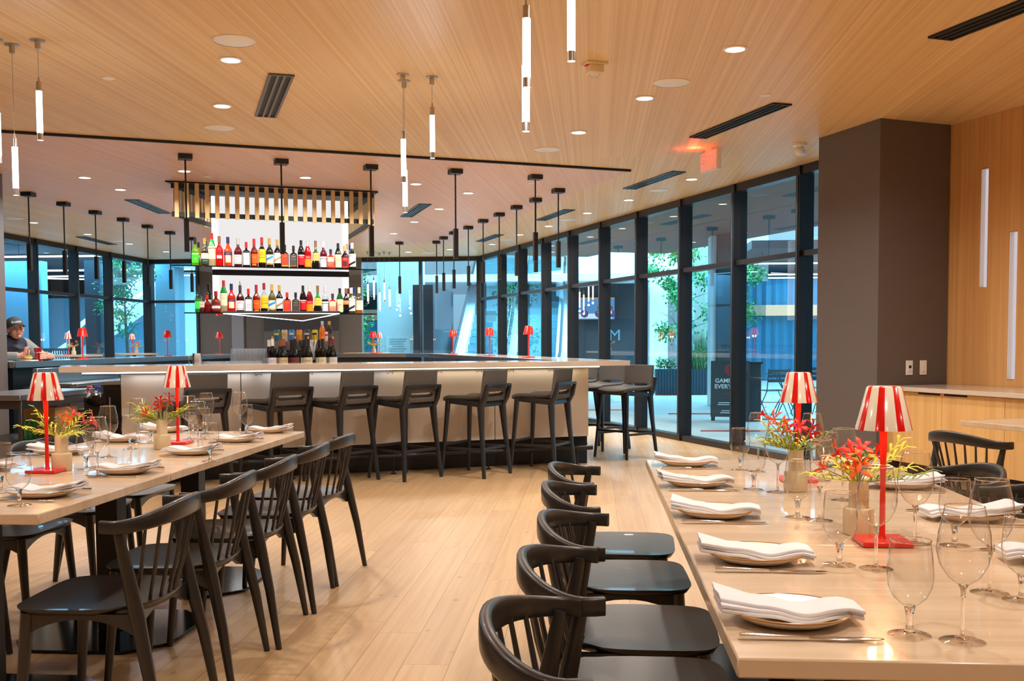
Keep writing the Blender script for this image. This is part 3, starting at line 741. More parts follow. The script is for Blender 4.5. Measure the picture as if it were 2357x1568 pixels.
def bar_(P,Q,z,w,h,off):
    d=(Q-P).normalized(); rz=math.atan2(d.y,d.x); n=Vector((-d.y,d.x,0)); m_=(P+Q)/2+n*off; g.box(Vector((m_.x,m_.y,z)),((Q-P).length,w,h),rz)
for z in (2.635,TOPZ-.05): bar_(SA,SB,z,.02,.05,.024); bar_(SB,SB+dRt*1.95,z,.02,.05,.024); bar_(SA+Vector((0,1.95,0)),SA,z,.02,.05,.024)
g.build('frame','vent_dark',crown)
PL=Vector((-4.456,12.04,0)); PR=Vector((-2.97,12.66,0)); PB=Vector((-4.15,15.3,0))
lb=thing('light_box','tall glowing white panel box behind the liquor bottles','light box',(0,0,0))
def quad(P,Q,z0,z1,name,mat):
    g=G(); v=[g.bm.verts.new(p) for p in (P+Vector((0,0,z0)),Q+Vector((0,0,z0)),Q+Vector((0,0,z1)),P+Vector((0,0,z1)))]; g._f(v); return g.build(name,mat,lb,smooth=0)
G().prism([((PL.x+.02),PL.y+.03),((PR.x-.02),PR.y+.02),(PB.x,PB.y-.04)],1.60,TOPZ-.017).build('core','white_plastic',lb)
quad(PL,PR,2.10,TOPZ-.017,'panel','light_panel'); quad(PL,PR,1.60,2.045,'panel','light_panel'); quad(PR,PB,1.60,TOPZ-.017,'panel','light_panel'); quad(PB,PL,1.60,TOPZ-.017,'panel','light_panel')
g=G(); g.slab([PL+Vector((0,0,2.045)),PR+Vector((0,0,2.045)),PR+Vector((0,0,2.078)),PL+Vector((0,0,2.078))],VS*-.02); g.build('shelf_rail','black_metal',lb)
lt=area('panel_lamp',(-3.75,12.2,2.55),1.3,28,(1,.96,.95),rot=(PI/2,0,math.atan2(US.y,US.x)),shape='RECTANGLE',sy=.8)
def shelf(z,lab,x0=0.0):
    A_=SA+US*x0-US*.03; B_=SB+US*.02
    q=[A_,B_,PR+VS*-.0+US*.12,PL-US*.05+VS*-.0+US*x0*.4]
    if abs(x0)>0: q[3]=PL-US*.02
    t=thing('bottle_shelf',lab,'shelf',(0,0,0))
    G().prism([(p.x,p.y) for p in q],z-.010,z).build('panel','shelf_glass',t)
    g=G(); g.slab([q[0]+Vector((0,0,z-.012)),q[1]+Vector((0,0,z-.012)),q[1]+Vector((0,0,z+.001)),q[0]+Vector((0,0,z+.001))],VS*.006); g.build('front_edge','dark_shelf',t)
    return t
paneglass('shelf_glass',(.30,.31,.34,1),1.6,1.5)
shelf(2.088,'upper smoked glass shelf holding liquor bottles'); shelf(1.578,'lower smoked glass shelf holding liquor bottles',.14)
# thin angular LED frame under the lower shelf
ft=thing('led_frame','thin angular glowing frame under the lower bottle shelf','led light',(0,0,0))
pts=[at(514,722,1.55),at(781,722,1.55),at(697,739,1.55)]
g=G()
for a_,b_ in ((0,1),(1,2),(2,0)): g.cyl(pts[a_],pts[b_],.0042,n=8)
g.build('light_strip','led_white',ft)
g=G()
for a_,b_ in ((0,1),(1,2),(2,0)): g.cyl(pts[a_]+Vector((0,0,.016)),pts[b_]+Vector((0,0,.016)),.010,n=8)
q=[p+Vector((0,0,.012)) for p in pts]; g.prism([(p.x*.9+sum(k.x for k in pts)/30,p.y*.9+sum(k.y for k in pts)/30) for p in pts],1.560,1.566)
g.build('frame','vent_dark',ft)

# ------------------------------------------------------------------ bottles
BC={}
def bmat(c,tr=.5):
    k='bottle_%d_%d_%d'%c
    if k not in MAT: liquor(k,S(*c),tr)
    return k
def cmat(c,k='print'):
    k2='%s_%d_%d_%d'%((k,)+c)
    if k2 not in MAT: pbr(k2,S(*c),.45,var=.02)
    return k2
clearbottle('clear_bottle')
def bprof(kind,h,r):
    if kind=='std': return [(0,0),(r*.92,0),(r,.006),(r,h*.52),(r*.93,h*.58),(r*.55,h*.665),(r*.36,h*.72),(r*.33,h*.88)],h*.88
    if kind=='wine': return [(0,0),(r*.94,0),(r,.006),(r,h*.60),(r*.9,h*.66),(r*.5,h*.72),(r*.38,h*.76),(r*.36,h*.985),(0,h*.985)],h*.985
    if kind=='burg': return [(0,0),(r*.94,0),(r,.006),(r,h*.44),(r*.93,h*.51),(r*.7,h*.6),(r*.45,h*.70),(r*.36,h*.78),(r*.34,h*.985),(0,h*.985)],h*.985
    if kind=='tall': return [(0,0),(r*.92,0),(r,.006),(r,h*.55),(r*.9,h*.62),(r*.5,h*.78),(r*.36,h*.82),(r*.33,h*.88)],h*.88
    if kind=='squat': return [(0,0),(r*.9,0),(r,.01),(r*1.0,h*.40),(r*.9,h*.52),(r*.5,h*.63),(r*.28,h*.68),(r*.26,h*.86)],h*.86
    if kind=='trap': return [(0,0),(r*1.05,0),(r*1.1,.006),(r*1.1,h*.18),(r*.95,h*.24),(r*.78,h*.54),(r*.7,h*.58),(r*.36,h*.63),(r*.27,h*.86)],h*.86
    if kind=='flask': return [(0,0),(r*.95,0),(r,.006),(r,h*.58),(r*.9,h*.63),(r*.45,h*.68),(r*.28,h*.70),(r*.26,h*.86)],h*.86
    if kind=='beer': return [(0,0),(r*.94,0),(r,.005),(r,h*.55),(r*.85,h*.64),(r*.5,h*.76),(r*.38,h*.92)],h*.92
def bottle(loc,face,kind,h,r,body,capc,lab,label=None,group=None,neck=None,cap_h=None,txt=None,name='liquor_bottle',cat='bottle',extra=None,clear=False,caprk=None):
    t=thing(name,label,cat,loc,face,group)
    prof,ht=bprof(kind,h,r)
    sy=.72 if kind=='flask' else 1
    mats=['clear_bottle' if clear else bmat(body)]
    g=G()
    if neck:
        mats.append(bmat(neck)); zs=h*(.50 if kind in('tall','burg','wine') else .55)
        lo=[p for p in prof if p[1]<=zs]; hi=[p for p in prof if p[1]>zs]
        g.lathe(lo+[hi[0]],20,sy=sy); g.mi=1; g.lathe([hi[0]]+hi[1:],20,sy=sy)
    else: g.lathe(prof,20,sy=sy)
    g.build('body',mats,t)
    if clear and body:   # liquid seen inside clear glass
        G().lathe([(0,.006),(r*.93,.006),(r*.93,h*.52),(0,h*.52)],16,sy=sy).build('liquid',bmat(body),t)
    rk=caprk or (r*.37 if kind in('std','tall') else r*.34 if kind!='beer' else r*.45)
    if capc:
        if name=='wine_bottle': G().lathe([(r*.40,h*.77),(r*.41,h*.99),(0,h*.99)],16).build('capsule',cmat(capc,'cap'),t)
        else: G().lathe([(rk*.98,ht-h*.10),(rk*1.06,ht-h*.10),(rk*1.06,h-.002),(rk*.9,h),(0,h)],16).build('cap',cmat(capc,'cap'),t)
    if lab:
        # the bands of one label: (z0,z1 as share of height, colour)
        z0=min(b[0] for b in lab); g=G(); ms=[]
        for i,b in enumerate(lab):
            ms.append(cmat(b[2],'label')); g.mi=i
            rr=r+.0008
            if kind=='trap': rr=r*.97+.001
            w=math.radians(b[3] if len(b)>3 else 78)
            if kind=='flask':
                g.box((0,-r*sy-.001,(b[0]+b[1])/2*h),(2*r*.84,.003,(b[1]-b[0])*h))
            else:
                rt=rr if kind!='trap' else r*.80
                g.lathe([(rr,b[0]*h),(rt if kind=='trap' else rr,b[1]*h)],14,a0=-PI/2-w,a1=-PI/2+w)
        lo=g.build('label',ms,t)
        if txt:
            g=G(); mm=[]
            for i,(s_,z_,sz,c,rot) in enumerate(txt):
                mm.append(cmat(c,'ink')); g.mi=i
                if kind=='flask': g.text(s_,sz,mt((0,-r*sy-.0032,z_*h),0,PI/2))
                else: g.text(s_,sz,Matrix.Translation((0,-(r+.0022),z_*h))@Matrix.Rotation(rot,4,'Y')@Matrix.Rotation(PI/2,4,'X'),bend=r*1.0+.002)
            g.build('lettering',mm,lo)
    if extra: extra(t,h,r)
    return t
RED=(214,16,20); NAVY=(28,36,90); GOLD=(186,148,60); BLK=(24,22,24); CRM=(232,218,190); WHT=(238,236,232); ORG=(240,120,26); GRY=(190,188,190); BRN=(130,96,60)
DARK=(28,22,22); GRN=(20,170,60)
def diag(col,z0,z1,rz=.5):
    def f(t,h,r):
        g=G(); n=10; w=math.radians(60)
        for k in range(n):
            a=-PI/2-w+2*w*k/n; b=-PI/2-w+2*w*(k+1)/n
            za=(z0+(z1-z0)*(k/n))*h; zb=(z0+(z1-z0)*((k+1)/n))*h; R_=r+.0016; d_=.026
            v=[g.bm.verts.new((R_*math.cos(x),R_*math.sin(x),z)) for x,z in ((a,za),(b,zb),(b,zb+d_),(a,za+d_))]; g._f(v)
        g.build('label_band',cmat(col,'band'),t)
    return f
# (px, kind, height, radius, body colour, cap, label bands, description, texts, options)
UP=[
(450,'std',.285,.034,(120,180,40),BLK,[(.12,.42,(60,200,40)),(.42,.46,GRY)],'small green herb liqueur bottle with bright green label',[('V.E.P',.26,.014,WHT,0)],{}),
(472,'std',.290,.037,(90,40,16),(200,150,60),[(.08,.26,(20,70,52)),(.26,.46,CRM)],'brown bottle with dark green and cream label and gilt stopper',[('ROMANA',.19,.015,CRM,0)],{'clear':True}),
(488.5,'tall',.345,.037,(228,206,160),RED,[(.22,.60,CRM),(.52,.55,(214,80,80))],'tall green-necked bottle with red cap and straw-covered base',[('MARASCHINO',.54,.010,(190,40,40),0),('LUXARDO',.44,.011,(90,90,90),0)],{'neck':(20,210,80)}),
(505.5,'std',.315,.038,(236,18,20),BRN,[(.36,.52,(190,20,24)),(.26,.36,(200,206,208),40)],'bright red aperitif bottle with brown cap and black label lettering',[('CAMPARI',.44,.021,(20,14,20),0)],{}),
(525.5,'std',.310,.040,(248,88,10),NAVY,[(.14,.38,CRM,38),(.38,.48,NAVY)],'orange aperitif bottle with navy cap and navy slanted label',[('APEROL',.43,.018,(250,150,20),-.12)],{}),
(548.5,'std',.300,.039,(120,16,36),GRY,[(.10,.42,WHT),(.14,.155,BLK)],'dark red fruit-cup bottle with grey cap and white label',[("PIMM'S",.36,.019,(200,30,40),0)],{}),
(567.5,'flask',.262,.037,DARK,RED,[(.08,.56,WHT)],'squat black bottle with long red cap and white label',[('AMARO',.32,.017,(190,30,30),0),('MONTENEGRO',.22,.009,BLK,0)],{}),
(585.5,'std',.300,.037,(150,30,10),(200,30,30),[(.14,.46,(236,90,20)),(.06,.12,ORG,35)],'reddish bottle with red cap and all-orange label',[('AMARO',.34,.015,(250,190,90),0)],{}),
(603.5,'std',.318,.037,(40,20,12),RED,[(.16,.60,(246,196,30)),(.3,.34,(200,210,60))],'dark bottle with red cap and tall yellow label',[('AMARO',.48,.010,RED,0),('LUCANO',.42,.015,(180,20,20),0)],{}),
(621,'std',.310,.037,(40,46,30),GOLD,[(.10,.44,CRM),(.10,.15,(236,160,40))],'dark bottle with gold cap and slanted blue label stripe',[],{'extra':diag((30,140,220),.22,.34)}),
(639,'std',.300,.036,(36,16,14),GOLD,[(.16,.52,WHT)],'dark bottle with gold cap, cream label and brown slanted stripe',[('RAMAZZOTTI',.47,.009,(180,30,30),0)],{'extra':diag((170,140,96),.18,.34)}),
(656,'flask',.245,.038,DARK,BLK,[(.10,.60,(240,60,34)),(.06,.10,(250,180,60))],'black flask with red-orange label, right behind a pendant',[('MANZANILLA',.50,.008,(250,190,120),0),('AMARO',.22,.011,(150,20,16),0)],{}),
(676,'flask',.238,.038,(50,44,30),BLK,[(.06,.60,(66,62,60)),(.06,.11,(240,150,30),40)],'black flask with charcoal label and orange lettering',[('AMARO',.5,.012,GRY,0),('SFUMATO',.38,.012,(240,140,30),0)],{}),
(693.5,'tall',.300,.035,(26,18,20),BLK,[(.12,.44,(220,20,36)),(.44,.48,GRY)],'slim black bottle with bright red label under a silver band',[('AVERNA',.39,.012,WHT,0)],{}),
(708.7,'tall',.295,.036,(206,20,30),GRY,[(.06,.34,(246,140,20)),(.34,.46,(220,40,40))],'red bottle with grey cap and orange lower label',[('MELETTI',.40,.012,WHT,0)],{}),
(727,'trap',.300,.039,(20,14,10),BRN,[(.28,.56,(232,180,90),70)],'bell-shaped black bottle with green neck and cream label',[('AMARO',.46,.011,BLK,0),('Montenegro',.36,.009,BLK,0)],{'neck':(90,120,10)}),
(745,'std',.295,.036,(120,18,40),WHT,[(.06,.36,(206,214,218)),(.38,.44,WHT)],'dark red bottle with white cap and pale blue-grey label',[('MALFY',.41,.010,(190,30,40),0)],{}),
(761.6,'flask',.212,.040,(246,50,30),NAVY,[(.10,.60,(252,206,170)),(.10,.36,(244,80,40))],'short red-orange bottle with blue cap and peach label',[('CAPPELLETTI',.3,.008,WHT,0)],{}),
(778.6,'tall',.280,.036,(20,40,14),BLK,[(.06,.56,(226,212,178))],'dark green bottle with black cap and plain cream label',[('SALERS',.34,.012,(90,80,60),0)],{}),
(794.6,'std',.255,.037,(70,18,12),(214,176,130),[(.06,.50,(224,40,30)),(.12,.34,(40,30,30),46)],'short dark bottle with tan wrapped neck and red label',[('CYNAR',.43,.013,WHT,0)],{'caprk':.017}),
(810.7,'std',.290,.040,(44,52,14),(220,220,224),[(.10,.58,(206,212,214))],'olive bottle with white cap and white-black slanted label',[('BRAULIO',.5,.012,(190,50,60),0)],{'extra':diag((20,24,26),.10,.26)}),
]
LO=[
(457,'std',.280,.034,(60,170,60),BLK,[(.14,.42,(60,200,80))],'clear bottle with blue-tinted neck and green label at the shelf end',[],{'clear':True}),
(464,'squat',.205,.038,(100,30,30),None,[(.26,.56,(196,180,156))],'round squat bottle with grey-beige label and clear shoulder',[('AMARO',.4,.010,(90,80,70),0)],{'clear':True}),
(477,'squat',.185,.040,(130,12,20),RED,[],'squat dark red decanter with red seal',[],{}),
(497.6,'squat',.225,.048,(120,40,10),(150,30,24),[(.10,.40,(110,30,24)),(.20,.32,WHT,60)],'squat orange liqueur bottle with red ribbon and seal',[('Grand Orange',.26,.008,(90,20,16),0)],{'extra':lambda t,h,r:G().ball((0,-r*.75,h*.54),.014,10).build('wax_seal','sign_red',t)}),
(515.7,'tall',.338,.037,(228,206,160),(170,20,34),[(.22,.60,CRM)],'tall green-necked bottle with dark red cap and straw base',[('MARASCHINO',.54,.010,(190,40,40),0),('LUXARDO',.44,.011,(90,90,90),0)],{'neck':(10,160,60)}),
(533.4,'std',.305,.040,(240,40,14),NAVY,[(.16,.38,CRM,38),(.38,.48,NAVY)],'orange aperitif bottle with navy cap and slanted navy label',[('APEROL',.43,.018,(250,150,20),-.12)],{}),
(553.5,'std',.290,.039,(90,20,40),(60,60,64),[(.10,.44,WHT),(.14,.155,BLK)],'dark red fruit-cup bottle with metal pourer and white label',[("PIMM'S",.36,.019,(200,30,40),0)],{'extra':lambda t,h,r:G().tube([(0,0,h),(0,0,h+.02),(-.004,0,h+.045)],[.005,.004,.003],n=8).build('pourer','steel_dark',t)}),
(572.5,'flask',.255,.037,DARK,RED,[(.08,.56,WHT)],'squat black bottle with red cap, white label and red dot',[('AMARO',.32,.017,(190,30,30),0),('MONTENEGRO',.22,.009,BLK,0)],{}),
(590.7,'std',.298,.037,(150,30,10),(150,30,34),[(.14,.46,(236,90,20)),(.06,.12,ORG,35)],'reddish bottle with dark red cap and all-orange label',[('AMARO',.34,.015,(250,190,90),0)],{}),
(608.5,'std',.318,.037,(40,14,10),(150,16,30),[(.16,.56,(246,196,30)),(.3,.34,(200,210,60))],'clear-shouldered bottle with red cap and tall yellow label',[('AMARO',.48,.010,RED,0),('LUCANO',.42,.015,(180,20,20),0)],{'clear':True}),
(626.6,'std',.308,.037,(110,104,40),GOLD,[(.10,.44,CRM),(.10,.15,(236,160,40))],'olive bottle with gold cap and slanted blue label stripe',[],{'extra':diag((30,140,220),.22,.34)}),
(643.6,'std',.300,.036,(36,16,20),GOLD,[(.16,.52,WHT)],'dark bottle with gold cap, cream label and tan slanted stripe',[('RAMAZZOTTI',.47,.009,(180,30,30),0)],{'extra':diag((170,140,96),.18,.34)}),
(661.4,'flask',.222,.038,DARK,(190,40,30),[(.10,.62,(240,60,34)),(.06,.10,(250,180,60))],'black flask with red cap and red-orange label',[('MANZANILLA',.50,.008,(250,190,120),0),('AMARO',.22,.011,(150,20,16),0)],{}),
(681,'flask',.222,.038,(70,64,20),BLK,[(.06,.60,(66,62,60)),(.06,.11,(240,150,30),40)],'olive-black flask with charcoal label and orange lettering',[('AMARO',.5,.012,GRY,0),('SFUMATO',.38,.012,(240,140,30),0)],{}),
(698,'tall',.298,.035,(26,18,20),BLK,[(.12,.44,(220,20,36)),(.44,.48,GRY)],'slim black bottle with bright red label and red neck seal',[('AVERNA',.39,.012,WHT,0)],{}),
(713,'tall',.290,.036,(150,14,30),GRY,[(.06,.34,(246,140,20)),(.34,.46,(220,40,40))],'red bottle with grey cap and orange picture label',[('MELETTI',.40,.012,WHT,0)],{}),
(731.7,'trap',.300,.040,(16,14,14),BRN,[(.28,.56,(232,190,70),70)],'bell-shaped bottle, bright green above and black below, cream label',[('AMARO',.46,.011,BLK,0),('Montenegro',.36,.009,BLK,0)],{'neck':(0,170,60)}),
(749,'std',.292,.036,(50,10,30),GRY,[(.08,.36,(206,214,218)),(.38,.44,WHT)],'clear-necked dark bottle with pale blue-grey label',[('MALFY',.41,.010,(190,30,40),0)],{'clear':True}),
(766,'flask',.215,.040,(226,30,30),(60,40,60),[(.10,.60,(252,206,170)),(.10,.36,(244,80,40))],'short red bottle with blue-red neck band and peach label',[('CAPPELLETTI',.3,.008,WHT,0)],{}),
(782.6,'tall',.275,.036,(10,110,30),BLK,[(.06,.56,(226,212,178))],'green-shouldered bottle with black cap and plain cream label',[('SALERS',.34,.012,(90,80,60),0)],{}),
(797,'std',.275,.036,(16,14,16),(120,90,50),[(.36,.52,(240,140,30)),(.42,.5,WHT)],'black-based bottle with orange and white label, half hidden',[('APTR',.46,.010,(220,60,30),0)],{}),
(809,'std',.282,.040,(90,98,16),(214,216,220),[(.10,.58,(206,212,214))],'olive bottle with white cap and slanted white-black label, right end',[('BRAULIO',.5,.012,(190,50,60),0)],{'extra':diag((20,24,26),.10,.26)}),
(827,'std',.288,.039,(214,140,60),(236,206,160),[(.14,.50,(240,224,190))],'pale bottle with cream cap at the right end of the shelf',[('VIEUX',.38,.011,(120,100,70),0)],{'clear':True}),
]
def shelfpos(px,z,off):
    d=FV+RV*((px-CX)/F)
    # tilt makes x drift with height, so use a ray through the shelf height
    P=SA+VS*off; det=d.x*(-US.y)+US.x*d.y; t=(P.x*(-US.y)+US.x*P.y)/det; q=Vector((d.x*t,d.y*t,0))
    for _ in range(5):
        v=Vector((q.x,q.y,z-CAMH)); w_=v.dot(FV); u_=CX+F*v.dot(RV)/w_
        q=q+US*((px-u_)*w_/(F*US.dot(RV))*.9)
    return Vector((q.x,q.y,z))
for lst,z,wh in ((UP,2.0885,'upper shelf'),(LO,1.5785,'lower shelf')):
    for (px,kind,h,r,body,capc,lab,desc,txt,opt) in lst:
        q=shelfpos(px,z,.12 if kind!='flask' else .10)
        face=math.atan2(q.y,q.x)-PI/2
        bottle(q,face,kind,h*1.06,r*1.10,body,capc,lab,desc+', '+wh,'liquor bottles on the '+wh,txt=txt,**opt)
# second row, half hidden
for px,z,kind,h,body,capc,desc,off in ((457.5,2.0885,'std',.275,(190,180,30),BLK,'yellowish clear bottle tucked behind the small green one, upper shelf',.27),(474.5,2.0885,'std',.29,(30,30,30),BLK,'dark bottle half hidden behind the brown one, upper shelf',.30),
   (806,2.0885,'std',.30,(170,200,220),(30,60,170),'clear bottle with blue cap half hidden behind the olive one, upper shelf',.28),(799,2.0885,'std',.31,(200,220,230),(230,190,120),'clear bottle with straw-coloured cap at the back, upper shelf',.30),
   (480.5,1.5785,'wine',.33,(14,50,20),RED,'tall black bottle with red cap and green neck, lower shelf',.26),(815,1.5785,'std',.31,(170,200,220),(30,90,190),'clear bottle with blue cap behind the olive one, lower shelf',.28),
   (803,1.5785,'std',.30,(200,160,160),(220,60,60),'clear bottle with pink-red neck near the right end, lower shelf',.27),(812.5,1.5785,'std',.315,(190,200,210),(240,190,60),'clear bottle with yellow cap at the back right, lower shelf',.34)):
    q=shelfpos(px,z,off); bottle(q,0,kind,h,.036,body,capc,[(.2,.45,GRY)],desc,'liquor bottles on the '+('upper' if z>2 else 'lower')+' shelf',clear=body[2]>100)
def ledge(px,o,z):
    s=hitbar(px,o); p=bp3(s,o); p.z=z; return p
# wine bottles, front and back row
WN_=[(629,'wine',DARK,WHT,(236,232,236),'white capsule and tall white label'),(654.5,'burg',(30,24,12),(150,90,60),(226,204,160),'copper capsule and cream label'),(681,'burg',(22,16,14),BLK,(120,60,60),'black capsule and small framed dark red label'),
 (711,'burg',(24,24,14),(30,34,30),(230,214,180),'white collar and wide cream label'),(744,'wine',(26,30,14),BLK,(234,222,190),'black capsule and cream label with a crest'),(768,'burg',(30,32,12),(110,54,40),(226,224,222),'brown capsule and white label')]
for i,(px,k,b,c,l,desc) in enumerate(WN_):
    q=ledge(px,.80,LZ); f=math.atan2(q.y,q.x)-PI/2
    t=bottle(q,f,k,.298,.041 if k=='burg' else .037,b,c,[(.06,.40,l,70)],'opened wine bottle with '+desc,'opened wine bottles behind the bar',name='wine_bottle',txt=[(('MERLOT','DOLCETTO','NERO','LES MONTHELIES','GAVI','SOAVE')[i],.3,.009,(80,50,40),0)])
    G().cyl((0,0,.29),(0,0,.318),.0095,n=10).build('cork',cmat((226,150,90),'cork'),t)
    q=ledge(px-8,.93,LZ)
    bottle(q,f,k,.29,.039 if k=='burg' else .036,b,c,[(.06,.40,l,70)],'back-row wine bottle just behind the one with '+desc,'opened wine bottles behind the bar',name='wine_bottle')
CN=[(640,(36,110,130),(236,214,20),.115,'blue-green and yellow drink can'),(657.6,(206,190,170),(214,180,60),.118,'beige and gold slim can'),(674,(50,130,210),(220,226,232),.118,'light blue slim can'),(691.4,(228,140,20),(240,180,40),.118,'golden orange slim can'),
 (709.4,(50,52,60),(200,204,210),.118,'black slim can with silver top'),(727,(226,196,20),(40,40,40),.118,'yellow slim can with dark top'),(752.5,(232,228,228),(220,40,40),.10,'short white can with red mark')]
for px,c1,c2,h,desc in CN:
    q=ledge(px,1.21,RZ); q.z=RZ; t=thing('drink_can',desc+' on the steel riser','can',q,0,'drink cans on the riser')
    G().lathe([(0,0),(.022,0),(.027,.006),(.027,h-.012),(.024,h-.004)],18).build('body',cmat(c1,'can'),t)
    G().lathe([(.0275,h*.55),(.0275,h*.72)],18,a0=-PI*.8,a1=-PI*.2).build('label',cmat(c2,'can'),t)
    G().lathe([(.024,h-.004),(.024,h),(.021,h-.002),(0,h-.002)],18).build('lid','chrome',t)
for px,c,cc,desc in ((744,(226,150,30),(190,210,230),'clear beer bottle with amber drink and orange label'),(760,(70,30,14),(214,170,60),'brown beer bottle with gold foil top')):
    q=ledge(px,1.21,RZ); bottle(q,math.atan2(q.y,q.x)-PI/2,'beer',.20,.028,c,cc,[(.15,.4,(90,80,80) if px>750 else ORG)],desc+' on the steel riser','beer bottles on the riser',name='beer_bottle')
# glasses, shaker and small things on the ledge
def mk_tumbler():
    t=thing('tumbler_glass','','glass'); G().lathe([(0,.010),(.030,.012),(.036,.09),(.0385,.09),(.033,0),(0,0)],18).build('body','stack_glass',t); return t
def mk_wine0():
    t=thing('stacked_glass','','glass'); G().lathe([(0,.004),(.028,.006),(.038,.06),(.034,.13),(.029,.205),(.0315,.205),(.0365,.13),(.0405,.06),(.030,0),(0,0)],18).build('bowl','stack_glass',t); return t
for i in range(9):
    q=ledge(541+i*8.6,.92,LZ); place('g0',mk_wine0,(q.x,q.y,LZ),0,f'tall clear glass behind the bar, number {i+1} from the left in the back row','clean glasses behind the bar')
for i in range(12):
    q=ledge(477+i*10.8,.75,LZ); place('g1',mk_tumbler,(q.x,q.y,LZ),0,f'clear tumbler behind the bar, number {i+1} from the left in the front row','clean tumblers behind the bar')
q=ledge(456,.76,LZ); t=thing('steel_pitcher','polished steel pitcher with curved handle at the left end of the bar glasses','pitcher',q,0)
G().lathe([(0,0),(.034,0),(.038,.01),(.044,.09),(.041,.15),(.045,.165),(.043,.165),(.038,.15),(.040,.09),(.034,.012),(0,.012)],22).build('body','chrome',t)
G().tube([(-.040,0,.145),(-.075,0,.14),(-.085,0,.10),(-.07,0,.05),(-.042,0,.04)],.005,n=8).build('handle','chrome',t)
for i,(px,c) in enumerate(((489,(240,150,70)),(503,(246,170,60)),(518,(226,40,40)))):
    q=ledge(px,.80,LZ+.0); t=thing('garnish_cup',('orange fruit in the left garnish cup','orange fruit in the middle garnish cup','red fruit in the right garnish cup')[i]+' behind the bar','garnish',q,0)
    G().lathe([(0,.003),(.028,.003),(.032,.045),(.034,.045),(.030,0),(0,0)],16).build('cup','chrome',t); G().ball((0,0,.045),.024,10,(1,1,.6)).build('fruit',cmat(c,'fruit'),t)
for px,col,nm,desc in ((722,(238,236,236),'straw_holder','white twisted bundle of paper straws behind the wine bottles'),(699,(34,32,34),'tool_holder','black stirring tools standing behind the wine bottles')):
    q=ledge(px,1.0,LZ); t=thing(nm,desc,'holder',q,0)
    G().lathe([(0,0),(.028,0),(.030,.09),(.026,.09),(0,.02)],14).build('cup','steel_dark',t)
    g=G()
    for k in range(9):
        a=k*2.4; g.tube([(.012*math.cos(a),.012*math.sin(a),.02),(.01*math.cos(a+1),.01*math.sin(a+1),.16),(.036*math.cos(a),.036*math.sin(a),.285)],.0045,n=6)
    g.build('straws',cmat(col,'straw'),t)
